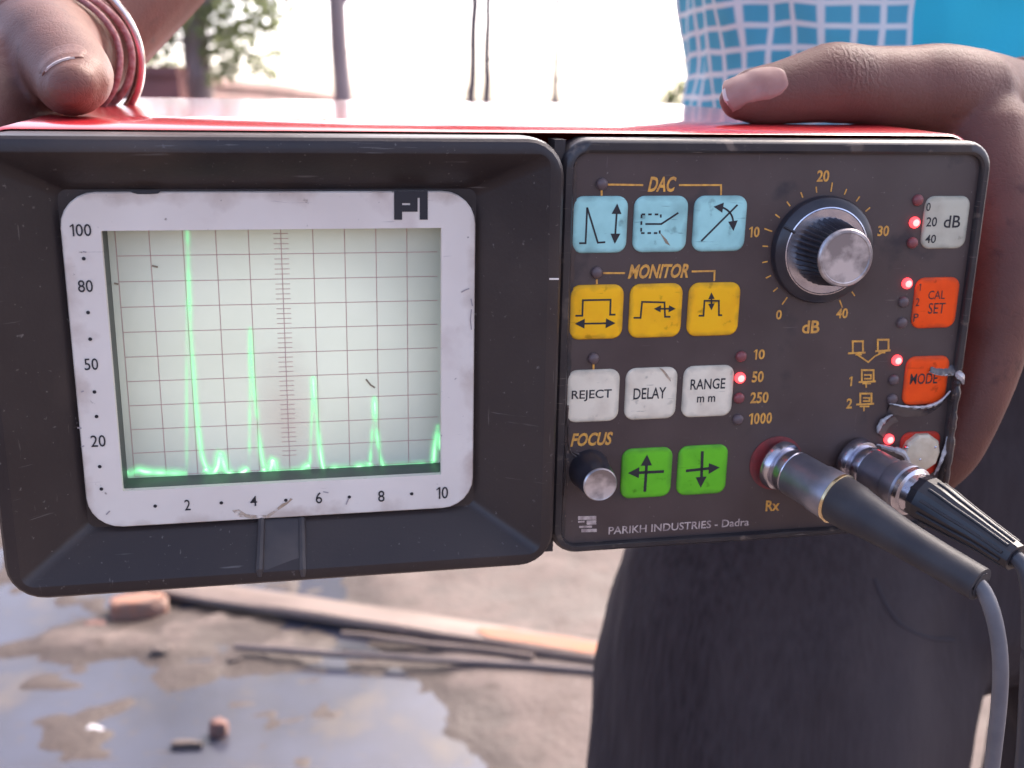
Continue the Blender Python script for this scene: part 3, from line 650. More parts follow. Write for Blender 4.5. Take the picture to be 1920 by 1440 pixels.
sensor(1613,738,1634,0,1605,1639,757,[[(1618,746),(1630,746),(1630,752),(1618,752)],[(1612,762),(1630,762)],[(1620,762),(1620,771)]])
# worn maker's mark, lower left
mb = MB()
for (a, b, c, d) in ((1084,968,1118,975),(1084,977,1096,980),(1100,976,1118,984),(1086,986,1110,990),(1090,992,1119,998)):
    mb.add([P(a,b,YP), P(c,b-.6,YP), P(c,d-.6,YP), P(a,d,YP)], [(0,1,2,3)])
mb.build('worn_logo', 'beige_ink', panel, False)

# keys
KX = [0, 17.5, 35.0]; KZ = [0, -24.67, -49.34, -74.0]; KW = 15.7
def key(cx, cz, m, w_=KW, h_=KW, r=3.0):
    x0, x1, z0, z1 = cx-w_/2, cx+w_/2, cz-h_/2, cz+h_/2
    lp = [rr(x0,x1,z0,z1,r,.2), rr(x0,x1,z0,z1,r,-.25), rr(x0+.25,x1-.25,z0+.25,z1-.25,r-.2,-.5), rr(x0+.7,x1-.7,z0+.7,z1-.7,r-.6,-.58), rr(x0+3,x1-3,z0+3,z1-3,1,-.6)]
    return MB().loft(lp).build('key', m, dev, ang=50)
YK = -.00066
def icon(k, strokes, arrows, wd=.00052, hs=.0026):
    m_ = MB()
    for s_ in strokes: stroke(m_, [P(u, v, YK) for u, v in s_], wd)
    for tip, frm in arrows: arrow(m_, P(*tip, YK-.00002), P(*frm, YK-.00002), hs)
    return m_.build('icon', 'black_ink', k, False)
def dashes(a, b, n):
    a = Vector(a); b = Vector(b); o = []
    for i in range(n): p = a.lerp(b, i/n); q = a.lerp(b, (i+.55)/n); o.append([tuple(p), tuple(q)])
    return o
k = key(KX[0], KZ[0], 'cyan'); k["label"] = 'pale blue key with a narrow peak and vertical arrow'
icon(k, [[(1086,456),(1098,456),(1101,389)], [(1101,389),(1121,455),(1135,454)], [(1157,390),(1153,450)]], [((1157,386),(1153,450)), ((1153,453),(1157,390))])
k = key(KX[1], KZ[0], 'cyan'); k["label"] = 'pale blue key with a dashed box and a crack'
icon(k, dashes((1203,402),(1240,402),3)+dashes((1202,437),(1238,437),3)+dashes((1203,402),(1202,440),3)+[[(1239,402),(1239,408)],[(1237,432),(1237,438)],[(1210,420),(1240,420),(1272,399)]], [])
m_ = MB(); m_.add([P(u, v, YK) for u, v in ((1236,434),(1243,442),(1250,449),(1257,461),(1248,456),(1243,447))], [(0,1,2,3,4,5)]); m_.build('crack', 'speck', k, False)
k = key(KX[2], KZ[0], 'cyan'); k["label"] = 'pale blue key with a diagonal line and curved arrow'
arc = catmull([Vector((1344,388,0)), Vector((1357,390,0)), Vector((1368,398,0)), Vector((1374,410,0)), Vector((1375,425,0))], 4)
icon(k, [[(1315,452),(1383,384)], [(p.x, p.y) for p in arc]], [((1342,388),(1352,389)), ((1375,429),(1374.5,418))])
k = key(KX[0], KZ[1], 'yellow'); k["label"] = 'yellow key with a wide gate and long arrow'
icon(k, [[(1079,592),(1092,592),(1093,563),(1145,562),(1144,590),(1154,590)], [(1086,607),(1146,606)]], [((1082,607),(1146,606)), ((1150,606),(1086,607))])
k = key(KX[1], KZ[1], 'yellow'); k["label"] = 'yellow key with a gate and an arrow on its right side'
icon(k, [[(1188,596),(1201,596),(1204,566),(1246,567),(1247,594),(1257,594)], [(1230,579),(1262,579)]], [((1229,579),(1262,579)), ((1264,579),(1230,579))], hs=.0019)
k = key(KX[2], KZ[1], 'yellow'); k["label"] = 'yellow key with a narrow gate and short vertical arrow'
icon(k, [[(1310,592),(1319,592),(1321,564),(1348,564),(1348,591),(1354,591)], [(1334,553),(1334,577)]], [((1334,551),(1334,577)), ((1334,579),(1334,553))], hs=.0018)
k = key(KX[0], KZ[2], 'white'); text('lettering', 'REJECT', 'black_ink', YK, k, (1072,731,1147,752), 0, .012)
k = key(KX[1], KZ[2], 'white'); text('lettering', 'DELAY', 'black_ink', YK, k, (1188,727,1249,748), 0, .012)
MB().add([P(u, v, YK) for u, v in ((1235,689),(1243,692),(1250,700),(1257,710),(1258,716),(1250,708),(1244,699))], [tuple(range(7))]).build('scuff', 'grime', k, False)
k = key(KX[2], KZ[2], 'white'); text('lettering', 'RANGE', 'black_ink', YK, k, (1295,710,1360,730), 0, .012); text('lettering', 'm m', 'black_ink', YK, k, (1307,743,1341,754), 0, .015)
k = key(KX[1], KZ[3], 'green'); k["label"] = 'green key with arrows up and left'
icon(k, [[(1209,922),(1213,862)], [(1245,884),(1186,887)]], [((1213,857),(1209,922)), ((1182,887),(1245,884))], wd=.0009, hs=.0032)
k = key(KX[2], KZ[3], 'green'); k["label"] = 'green key with arrows down and right'
icon(k, [[(1317,846),(1315,905)], [(1286,883),(1341,877)]], [((1314,910),(1317,846)), ((1345,877),(1286,883))], wd=.0009, hs=.0032)
c = P(1771.5, 417, 0)*1000; k = key(c.x, c.z, 'grey', 14.6, 15.5)
for s_, bx in (('0',(1737,380,1745,396)),('20',(1737,407,1757,425)),('40',(1735,440,1755,456)),('dB',(1770,404,1801,427))): text('lettering', s_, 'black_ink', YK, k, bx, 0, .012)
c = P(1753, 567.5, 0)*1000; k = key(c.x, c.z, 'orange', 14.6, 15.5)
for s_, bx in (('CAL',(1741,545,1772,561)),('SET',(1741,568,1772,588)),('1',(1724,532,1726.2,545)),('2',(1717,559,1724,574)),('P',(1713,588,1722,603))): text('lettering', s_, 'black_ink', YK, k, bx, 0, .0)
c = P(1735, 713, 0)*1000; k = key(c.x, c.z, 'orange', 14.6, 15.5); k["label"] = 'orange MODE key half covered by torn film'
text('lettering', 'MODE', 'black_ink', YK, k, (1707,700,1758,720), 0, .01)
c = P(1722, 850, 0)*1000; k = key(c.x, c.z, 'redkey', 13.6, 14.5); k["label"] = 'worn red key under torn film with beige rubber dome'
dm = P(1722, 846, 0); lp = []
for r, y in ((6.4,-.4),(6.3,-1.8),(5.6,-2.6),(4.2,-2.9),(1.5,-3.0)):
    lp.append([dm+mm((r*(1+.05*(i % 2)))*cos(2*pi*i/10), y, r*sin(2*pi*i/10)) for i in range(10)])
MB().loft(lp).build('rubber_dome', 'dome', k, ang=20)
for (u, v) in ((1699,838),(1752,837),(1723,860)):
    c = P(u, v, -.0022); MB().tube([c, c+mm(0,-.5,0)], [.0007,.0005], 8, round_caps=True).build('highlight_dot', 'steel', k)  # small bright bumps added to stand in for highlights on the dome

# torn film, right side: curling sheets with a pale torn lip
M['filmdark'] = mat('film_sheet', (.05,.04,.042), (.08,.062,.06), rough=.2, scale=120, coat=.5, bump=.3, bscale=200, bdist=.001)
def flap(edge, drop, name='torn_film', lip=.0007):
    "edge: photo points with height; drop: vector in mm from the lip back to the panel"
    q = catmull([P(u, v, y/1000) for u, v, y in edge], 6); n = len(q); dv = mm(*drop); rows = []
    for t in (0, .12, .35, .7, 1):
        rows.append([Vector((p.x+dv.x*t, p.y*(1-t)**1.6-.0004*(1-t)-.0002, p.z+dv.z*t)) + mm(0, 0, .5*noise.noise(Vector((i*.6, t*3, len(edge))))) for i, p in enumerate(q)])
    back = [[p+mm(0,.18,0) for p in r] for r in rows]
    V = [p for r in rows for p in r]+[p for r in back for p in r]; m_ = 5*n; F_ = []
    for k in range(4):
        for i in range(n-1):
            a = k*n+i; F_.append((a, a+1, a+n+1, a+n)); F_.append((m_+a, m_+a+n, m_+a+n+1, m_+a+1))
    for i in range(n-1): F_.append((i, i+1, m_+i+1, m_+i))
    o = obj(name, V, F_, 'filmdark', panel, True, 60)
    MB().tube(q, [lip*(.35+.65*sin(pi*(i+.5)/n))*random.uniform(.7,1.2)/2 for i in range(n)], 6).build('torn_lip', 'film', panel)
    return o
M['film'] = mat('torn_film', (.62,.58,.56), (.25,.22,.22), rough=.25, scale=260, coat=.5)
flap([(1668,757,-.9),(1700,763,-1.4),(1735,763,-1.8),(1762,753,-2.1),(1782,733,-2.2)], (0, 0, -3.5), lip=.0011)
flap([(1742,697,-1.0),(1760,702,-1.4),(1782,703,-2.0),(1796,701,-2.4)], (1.0, 0, 2.5), lip=.0007)
flap([(1646,812,-.6),(1650,797,-1.1),(1660,786,-1.4),(1673,778,-1.0)], (3.0, 0, -2.4), lip=.0016)
flap([(1644,834,-.8),(1668,841,-1.6),(1692,848,-2.6),(1704,868,-3.2),(1712,890,-2.6)], (-1.5, 0, -4.0), lip=.0020)
flap([(1752,890,-1.6),(1763,868,-2.2),(1772,842,-2.0),(1777,815,-1.4)], (1.8, 0, 1.0), lip=.0014)
q = catmull([P(u, v, y/1000) for u, v, y in [(1797,700,-2.3),(1793,735,-2.5),(1786,800,-2.6),(1778,865,-2.5),(1769,950,-2.3)]], 8)
MB().tube(q, [.0011*random.uniform(.6,1.3) for _ in q], 7).build('peeled_edge', 'worn', panel)
q = catmull([P(u, v, y/1000) for u, v, y in [(1793,697,-2.3),(1801,706,-2.9),(1806,720,-2.6)]], 5)
MB().tube(q, [.0004,.0009,.0012,.0013,.0014,.0013,.0011,.0009,.0007,.0005,.0003], 6).build('curled_shred', 'film', panel)

# indicator lights
def led(u, v, on, col='ledoff'):
    c = P(u, v, 0); lp = []
    for r, y in ((1.68,.1),(1.68,-.5),(1.45,-.95),(.95,-1.25),(.3,-1.38)):
        lp.append([c+mm(r*cos(2*pi*i/14), y, r*sin(2*pi*i/14)) for i in range(14)])
    o = MB().loft(lp).build('indicator_light', 'ledon' if on else col, dev)
    o["label"] = 'lit red indicator light' if on else 'unlit dark indicator light'
    if on:
        lp = []
        for r, y in ((1.05,-1.2),(.95,-1.34),(.5,-1.46),(.2,-1.5)): lp.append([c+mm(r*cos(2*pi*i/12), y, r*sin(2*pi*i/12)) for i in range(12)])
        MB().loft(lp).build('lamp_core', 'ledcore', o)
for u, v in ((1714,417),(1700,531),(1681,675),(1387,708),(1666,823)): led(u, v, True)
for u, v, c in ((1128,345,'ledoff'),(1118,511,'ledoff'),(1112,672,'ledoff'),(1720,375,'ledoffred'),(1710,455,'ledoffred'),(1693,566,'ledoff'),(1690,605,'ledoff'),(1675,712,'ledoff'),(1672,748,'ledoff'),
              (1389,668,'ledoffred'),(1385,746,'ledoffred'),(1383,786,'ledoff')): led(u, v, False, c)

# big dial
def lathe(mb, c, prof, n=48, flute=0, nfl=0):
    loops = []
    for r, y in prof:
        l = []
        for i in range(n):
            a = 2*pi*i/n; q = r*(1 - (flute/r)*(.5-.5*cos(nfl*a))) if nfl else r
            l.append(c+mm(q*cos(a), y, q*sin(a)))
        loops.append(l)
    return mb.loft(loops)
knob = lathe(MB(), kc, [(15.6,.2),(15.6,-1.2),(15.2,-2.2),(14.2,-2.9),(13.0,-3.2),(12.7,-3.35),(12.3,-3.2),(11.8,-2.9),(11,-2.8)], 64).build('dial_knob', 'knob', dev, ang=30)
knob["label"] = 'large fluted dB dial knob with metal cap'
lathe(MB(), kc, [(12.75,-3.2),(12.75,-3.5),(12.4,-3.6),(12.2,-3.45)], 64).build('skirt_ring', 'steel', knob)
lathe(MB(), kc, [(10.2,-2.0),(9.9,-3.4),(8.2,-14.0),(7.9,-14.5)], 216, .75, 36).build('fluted_grip', 'knob', knob, ang=60)
lathe(MB(), kc, [(8.15,-13.9),(8.2,-14.6),(7.8,-15.1),(7.1,-15.15),(6.9,-14.9),(2,-14.8)], 64).build('metal_cap', 'alu', knob, ang=30)
d = Vector((-cos(radians(28)), 0, sin(radians(28))))
mb = MB(); mb.tube([kc+d*.0118+mm(0,-3.5,0), kc+d*.0138+mm(0,-3.3,0), kc+d*.0152+mm(0,-2.5,0)], [.0005]*3, 6); mb.build('pointer_line', 'black_ink', knob)
# focus knob
fc = P(1104, 880, 0)
fk = lathe(MB(), fc, [(6.2,.3),(6.2,-.6),(5.8,-2),(5.1,-11.6),(4.9,-12.2)], 40).build('focus_knob', 'knob', dev, ang=30); fk["label"] = 'small black focus knob with silver end'
lathe(MB(), fc, [(4.95,-11.8),(4.95,-12.5),(4.6,-12.9),(4.2,-12.8),(1,-12.7)], 40).build('metal_cap', 'alu', fk, ang=30)
# sockets
sockets = []
for (u, v, rd) in ((1455,868,True),):
    c = P(u, v, 0)
    s_ = lathe(MB(), c, [(8.6,0),(8.6,-.25),(8.0,-.3)], 40).build('socket_ring', 'redring', dev)
    s_["label"] = 'red printed ring round a probe socket'

# ------------------------------------------------------------------ probe plugs and cables (things of their own)
def along(pts): return [P(u, v, y/1000) for u, v, y in pts]
def plug(axis, segs, label, boot_pts, boot_r, cab_pts, bm_, cm_, ribs):
    root = empty('probe_plug', mw=DEV); tag(root, label, 'cable plug', 'probe plugs in the detector sockets')
    a, b = along(axis)
    for nm, m, prof in segs:
        MB().tube([a.lerp(b, t) for t, r in prof], [r/1000 for t, r in prof], 40).build(nm, m, root, ang=30)
    q, r = catmull(along(boot_pts), 7, boot_r)
    # hollow end
    t = (q[-1]-q[-2]).normalized(); q += [q[-1]+t*.0003, q[-1]-t*.003]; r += [r[-1]*.75, r[-1]*.7]
    bo = MB().tube(q, [x/1000 for x in r], 24 if not ribs else 10).build('boot', bm_, root, ang=30 if not ribs else 12)
    if ribs:
        for k in range(10):
            a_ = 2*pi*(k+.5)/10; pts = []
            for i in range(4, len(q)-4):
                tt = (q[i+1]-q[i-1]).normalized(); x = tt.cross(Vector((0,0,1))).normalized(); y = x.cross(tt)
                pts.append(q[i]+(x*cos(a_)+y*sin(a_))*(r[i]*.97/1000))
            if len(pts) > 3: MB().tube(pts[6:], [.00045]*len(pts[6:]), 6).build('rib', 'boot', bo)
    c = catmull(along(cab_pts), 8); MB().tube(c, [.0021]*len(c), 14).build('cable', cm_, root)
    return root
plug([(1455,868,0),(1572,936,-21)], [
    ('locking_flange','steel',[(.0,7.4),(.02,7.7),(.09,7.75),(.13,7.4),(.14,6.6)]), ('collar','steel',[(.13,6.3),(.16,6.7),(.28,6.8),(.30,6.5)]),
    ('barrel','dullsteel',[(.29,6.6),(.32,6.9),(.66,6.9),(.72,7.3),(.95,7.5),(.97,7.4)]), ('end_ring','brass',[(.955,7.5),(.965,7.75),(1.0,7.75),(1.01,7.3)])],
    'long dark grey rubber booted plug in the Rx socket', [(1568,933,-20.5),(1600,953,-26),(1635,974,-31),(1690,1008,-39),(1760,1050,-49),(1838,1096,-60)], [7.3,7.1,6.2,5.3,4.9,4.7],
    [(1815,1083,-57),(1843,1106,-60.5),(1864,1160,-63),(1875,1230,-64),(1874,1310,-62),(1860,1440,-57),(1835,1650,-45),(1790,1980,-20)], 'boot', 'cable', False)
plug([(1600,862,0),(1722,928,-24)], [
    ('locking_flange','steel',[(.0,7.2),(.02,7.5),(.09,7.55),(.13,7.2),(.14,6.4)]), ('collar','steel',[(.13,6.0),(.16,6.4),(.28,6.4),(.30,6.2)]),
    ('barrel','dullsteel',[(.29,6.3),(.32,6.5),(.60,6.5),(.63,6.7)]), ('grip_ring','dullsteel',[(.63,6.8),(.66,7.2),(.82,7.3),(.84,6.8)]), ('end_ring','steel',[(.84,6.9),(.86,7.4),(.92,7.4),(.94,6.4),(1.03,6.2)])],
    'short black ribbed plug in the right hand socket', [(1720,927,-23.6),(1735,935,-26),(1765,953,-31),(1800,976,-37),(1850,1008,-45),(1905,1046,-54)], [6.4,6.9,6.4,5.6,4.6,4.0],
    [(1890,1036,-52),(1912,1053,-55),(1926,1090,-57),(1930,1180,-57),(1924,1320,-52),(1916,1440,-47),(1890,1700,-30),(1850,2000,-5)], 'boot_black', 'cable_dark', True)

# ================================================================== PERSON holding the detector
def DW(x, y, z): return DEV @ mm(x, y, z)
def remeshed(name, chains, voxel, m, parent=None, smooth=4, sfac=.5, keep=None):
    "one continuous surface grown round the given limb chains"
    mb = chains if isinstance(chains, MB) else MB()
    for pts, rad, up in ([] if mb is chains else chains):
        mb.tube(pts, rad, 20, up, True, True)
    me = bpy.data.meshes.new(name+'_raw'); me.from_pydata([tuple(v) for v in mb.v], [], mb.f)
    bm = bmesh.new(); bm.from_mesh(me); bmesh.ops.recalc_face_normals(bm, faces=bm.faces); bm.to_mesh(me); bm.free()
    o = bpy.data.objects.new(name, me); COL.objects.link(o)
    r = o.modifiers.new('r', 'REMESH'); r.mode = 'VOXEL'; r.voxel_size = voxel
    sm = o.modifiers.new('s', 'SMOOTH'); sm.iterations = smooth; sm.factor = sfac
    bpy.context.view_layer.update()
    out = bpy.data.meshes.new_from_object(o.evaluated_get(bpy.context.evaluated_depsgraph_get()))
    bpy.data.objects.remove(o); bpy.data.meshes.remove(me)
    out.name = name
    out.materials.clear(); out.materials.append(M[m]); out.polygons.foreach_set('use_smooth', [True]*len(out.polygons))
    return link(bpy.data.objects.new(name, out), parent)
def ch(pts, rad, up=(0,0,1), per=5):
    "chain in world coordinates, smoothed"
    q, r = catmull(pts, per, [x if isinstance(x, tuple) else (x, x) for x in rad]); return (q, r, up)
def dch(pts, rad, up=(0,0,1), per=5):
    "chain in detector millimetres; radii in millimetres"
    u = DEV.to_3x3() @ Vector(up)
    return ch([DW(*p) for p in pts], [tuple(a/1000 for a in x) if isinstance(x, tuple) else x/1000 for x in rad], u, per)

def skin_mat():
    m = mat('skin', (.150,.060,.043), (.105,.041,.030), rough=.55, spec=.35, scale=45, sss=.12, thr=(.35,.7), bump=.22, bscale=900, bdist=.0005,
            spots=[(160,.6,.75,(.088,.034,.026)), (18,.55,.75,(.185,.082,.060))])
    t = m.node_tree; N = t.nodes; L = t.links; b = N["Principled BSDF"]
    # fine skin creases
    tc = N.new("ShaderNodeTexCoord"); vo = N.new("ShaderNodeTexVoronoi"); vo.feature = 'DISTANCE_TO_EDGE'; vo.inputs["Scale"].default_value = 520
    L.new(tc.outputs["Object"], vo.inputs["Vector"])
    mr = N.new("ShaderNodeMapRange"); mr.inputs[2].default_value = .12; L.new(vo.outputs["Distance"], mr.inputs[0])
    bp = N.new("ShaderNodeBump"); bp.inputs["Strength"].default_value = .15; bp.inputs["Distance"].default_value = .0004
    L.new(mr.outputs[0], bp.inputs["Height"]); L.new(b.inputs["Normal"].links[0].from_socket, bp.inputs["Normal"]); L.new(bp.outputs[0], b.inputs["Normal"])
    ge = N.new("ShaderNodeVectorMath"); ge.operation = 'DISTANCE'; ge.inputs[1].default_value = DW(94, 42, 44); L.new(tc.outputs["Object"], ge.inputs[0])
    mk = N.new("ShaderNodeMapRange"); mk.inputs[1].default_value = .003; mk.inputs[2].default_value = .011; mk.inputs[3].default_value = 1; mk.inputs[4].default_value = 0; L.new(ge.outputs["Value"], mk.inputs[0])
    wn = N.new("ShaderNodeTexWave"); wn.inputs["Scale"].default_value = 130; wn.inputs["Distortion"].default_value = 9; wn.inputs["Detail"].default_value = 3; wn.inputs["Detail Scale"].default_value = 2.5
    L.new(tc.outputs["Object"], wn.inputs["Vector"])
    ml = N.new("ShaderNodeMath"); ml.operation = 'MULTIPLY'; L.new(wn.outputs["Fac"], ml.inputs[0]); L.new(mk.outputs[0], ml.inputs[1])
    b2 = N.new("ShaderNodeBump"); b2.inputs["Strength"].default_value = .28; b2.inputs["Distance"].default_value = .0007
    L.new(ml.outputs[0], b2.inputs["Height"]); L.new(bp.outputs[0], b2.inputs["Normal"]); L.new(b2.outputs[0], b.inputs["Normal"])
    return m
M['skin'] = skin_mat()
M['nail'] = mat('nail', (.29,.145,.115), (.35,.19,.155), rough=.42, scale=160, spec=.35)
M['naildark'] = mat('nail_shaded_skin', (.16,.075,.066), (.20,.10,.088), rough=.4, scale=200)
M['nailtip'] = mat('nail_tip', (.55,.44,.40), rough=.35)

person = empty('person', (.27, .72, 0))
tag(person, 'person in blue checked shirt and dark jeans gripping the detector with both hands', 'person')
PB = person
def own(o):
    o.parent = person; o.matrix_parent_inverse = Matrix.Translation((-.27, -.72, 0)); return o

chains = []
# --- hand on the right of the picture: thumb on the lid, fingers down the side
UPT = (0, .45, 1)
chains.append(dch([(58.5,47,33.2),(62,48,33.8),(72,49,35),(83,50,37.0),(92,51,38.4),(105,53,37.8),(119,55,37.2),(133,57,36.5),(147,62,34)],
                  [(7.5,7),(9.2,8.8),(10.2,10),(11,11.8),(11.8,13.4),(11.6,13),(12.8,13.8),(15,15.8),(18,17)], UPT))
idx = [(150,52,20),(149,38,0),(146.5,28,-22),(144,24,-45),(139,22,-64),(134,22,-80),(130,24,-90)]
chains.append(dch(idx, [17,15.5,12.5,11.3,10.2,9.2,7.2], (0,1,0)))
for dy, dl, rr_ in ((20,1.03,1.0),(40,1.0,.96),(57,.85,.84)):
    chains.append(dch([(x-dy*.10, y+dy, z*dl) for x, y, z in idx], [r*rr_ for r in (17,15,12.3,11,10,9,7)], (0,1,0)))
wr = (206,112,26)
for p, r in (((150,50,12),17), ((149,70,8),17), ((147,90,6),16), ((145,106,6),14), ((147,62,34),17)):
    chains.append(dch([p, tuple((a+b)/2+(4 if i == 0 else 0) for i, (a, b) in enumerate(zip(p, wr))), wr], [r, 18, 19], (0,1,0)))
# forearm to the left elbow and shoulder of the person
SH_Z = 1.47
shL = Vector((.47, .74, SH_Z)); elL = Vector((.66, .68, 1.16)); wrL = DW(*wr)
chains.append(ch([wrL, wrL.lerp(elL,.35), wrL.lerp(elL,.7), elL], [(.030,.024),(.036,.032),(.044,.04),(.042,.04)], (0,0,1)))
chains.append(ch([elL, elL.lerp(shL,.5), shL], [.043,.05,.058], (0,1,0)))
# --- hand on the left of the picture: thumb pointing at the camera
chains.append(dch([(-141.5,39,34.2),(-142,44,34.4),(-143.5,54,35.5),(-147,66,38),(-152,80,41),(-158,98,43.5),(-163,118,44),(-166,138,42)],
                  [(7.5,6.3),(10,8.6),(11.4,9.6),(12.2,11.4),(13.4,13),(15.5,16),(19,19),(23,20)], (-.45,0,1)))
idx2 = [(-168,92,30),(-173,72,18),(-178,62,2),(-180,58,-22),(-177,56,-44),(-172,56,-60)]
chains.append(dch(idx2, [19,16,13,11,10,8], (0,1,0)))
for dy, dl in ((20,1.05),(39,1.0),(55,.85)):
    chains.append(dch([(x+dy*.06, y+dy, z*dl) for x, y, z in idx2], [18,15.5,12.5,11,10,8], (0,1,0)))
wr2 = (-168,150,42)
for p in ((-170,90,26),(-172,104,20),(-170,120,16),(-164,100,34)):
    chains.append(dch([p, tuple((a+b)/2 for a, b in zip(p, wr2)), wr2], [17,20,22], (0,1,0)))
shR = Vector((.06, .76, SH_Z)); elR = Vector((-.075, .70, 1.40-.03)); wrR = DW(*wr2)
elR = DW(-55, 330, 205)
chains.append(ch([wrR, wrR.lerp(elR,.3), wrR.lerp(elR,.65), elR], [(.027,.024),(.033,.031),(.041,.039),(.041,.039)], (0,0,1)))
chains.append(ch([elR, elR.lerp(shR,.5), shR], [.042,.05,.058], (0,1,0)))
# neck, head, core of the trunk
hx, hy = .265, .735
chains.append(ch([(hx,hy+.03,1.30),(hx,hy+.02,1.45),(hx,hy+.005,1.50),(hx,hy-.005,1.58)], [(.13,.09),(.14,.08),(.075,.07),(.056,.058)], (0,1,0)))
chains.append(ch([shR,(hx,hy+.02,1.46),shL], [.055,.07,.055], (0,0,1)))
chains.append(ch([(hx,hy-.055,1.585),(hx,hy-.02,1.63),(hx,hy,1.68),(hx,hy,1.74)], [(.045,.04),(.066,.078),(.073,.09),(.06,.075)], (0,1,0)))
chains.append(ch([(hx,hy-.085,1.69),(hx,hy-.105,1.655),(hx,hy-.09,1.643)], [.008,.013,.012], (1,0,0)))
for sx in (-1,1):
    chains.append(ch([(hx+sx*.075,hy+.01,1.69),(hx+sx*.079,hy+.012,1.665),(hx+sx*.074,hy+.01,1.64)], [(.008,.016),(.008,.018),(.006,.010)], (0,1,0)))
body = own(remeshed('body', chains, .0017, 'skin', None, 4, .5))

# nails, laid onto the thumb surface
R3 = DEV.to_3x3()
bpy.context.view_layer.update()
def nail(c, ax, nrm, L, W, free, name='thumb_nail', plate='nail'):
    "c near the nail centre, ax towards the tip, nrm outwards"
    ax = ax.normalized(); nrm = (nrm-ax*nrm.dot(ax)).normalized(); sd_ = ax.cross(nrm)
    nu, nv = 25, 15; top = []
    Rc = W*.60; ex = 0
    for i in range(nu):
        s_ = i/(nu-1)*2-1; row = []
        for j in range(nv):
            t = j/(nv-1)*2-1
            k = (max(0, 1-abs(s_)**2.6))**.5 if s_ < 0 else (1-.30*s_**4)
            ph = W/2*max(k, .10)*t/Rc
            if s_ <= free:
                p = c + ax*(L/2*(s_ if s_ < 0 else s_*(1-.20*t*t))) + sd_*(Rc*sin(ph)) + nrm*(Rc*(cos(ph)-1)+.002)
                ok, q, n_, _ = body.closest_point_on_mesh(p); e = min(1, (1-abs(t))*7)*min(1, (s_+1)*9)
                q = q + n_*(-.0002+.00045*e); nl = n_
            else:
                ex += 0 if j else 1; q = row_prev[j] + ax*(L/2*2/(nu-1)*(1-.30*t*t)) - nrm*(.00010+.000022*ex)
            row.append(q)
        top.append(row); row_prev = row
    vs = [q for r in top for q in r] + [q-nrm*.0007 for r in top for q in r]; fs = []; n = nu*nv
    for i in range(nu-1):
        for j in range(nv-1):
            a = i*nv+j; fs.append((a, a+1, a+nv+1, a+nv)); fs.append((n+a, n+a+nv, n+a+nv+1, n+a+1))
    for i in range(nu-1):
        for j in (0, nv-1): a = i*nv+j; fs.append((a, a+nv, n+a+nv, n+a))
    for i in (0, nu-1):
        for j in range(nv-1): a = i*nv+j; fs.append((a, a+1, n+a+1, n+a))
    o = obj(name, vs, fs, plate, None, True, 50); o.data.materials.append(M['nailtip'])
    for p in o.data.polygons:
        if (p.center-c).dot(ax) > L/2*(.90 if free < .5 else .84): p.material_index = 1
    return own(o)
nail(DW(60.6,40.2,37.8), R3 @ Vector((-1,.05,-.20)), R3 @ Vector((0,-.70,.72)), .0215, .0175, .30)
nail(DW(-145.2,46.2,42.0), R3 @ Vector((.12,-1,-.14)), R3 @ Vector((-.50,0,1)), .0150, .0180, .80, plate='skin')

# bangles (worn: things of their own)
M['bangle'] = mat('bangle_metal', (.62,.55,.54), (.45,.38,.37), rough=.22, metal=1, scale=150)
M['thread'] = mat('red_thread', (.27,.085,.08), (.42,.25,.235), rough=.7, scale=500, bump=.5, bscale=1500, bdist=.0004)
def ring(name, c, ax, r, tr, m, label, cat, sq=1.0, wob=0, n=72):
    ax = (R3 @ Vector(ax)).normalized(); x = ax.cross(R3 @ Vector((0,0,1))).normalized(); y = x.cross(ax).normalized()
    C = DW(*c); mb = MB(); loops = []
    for i in range(n):
        a = 2*pi*i/n; d = x*cos(a)+y*sin(a)*sq; p = d*r/1000 + ax*wob/1000*sin(5*a)
        dn = d.normalized(); loops.append([p+(dn*cos(2*pi*k/10)+ax*sin(2*pi*k/10))*tr/1000 for k in range(10)])
    v = [q for l in loops for q in l]; f = []
    for i in range(n):
        for k in range(10): f.append((i*10+k, i*10+(k+1) % 10, ((i+1) % n)*10+(k+1) % 10, ((i+1) % n)*10+k))
    o = obj(name, v, f, m, None, True, 60); o.location = C; return tag(o, label, cat)
ring('metal_bangle', (-166,142,43), (.10,1,.30), 31, 1.9, 'bangle', 'silver metal bangle round the wrist at the left', 'bangle')
for k, (dy, rad, tr) in enumerate(((-4,26.8,1.15),(0,28.2,1.3),(5,27.6,1.1))):
    ring('thread_bracelet', (-166+k*.8,136+dy,42.5+k*.7), (.25-.16*k,1,.12+.13*k), rad, tr, 'thread', ['frontmost','middle','rearmost'][k]+' strand of twisted red thread round the left wrist', 'bracelet', .86, .8)

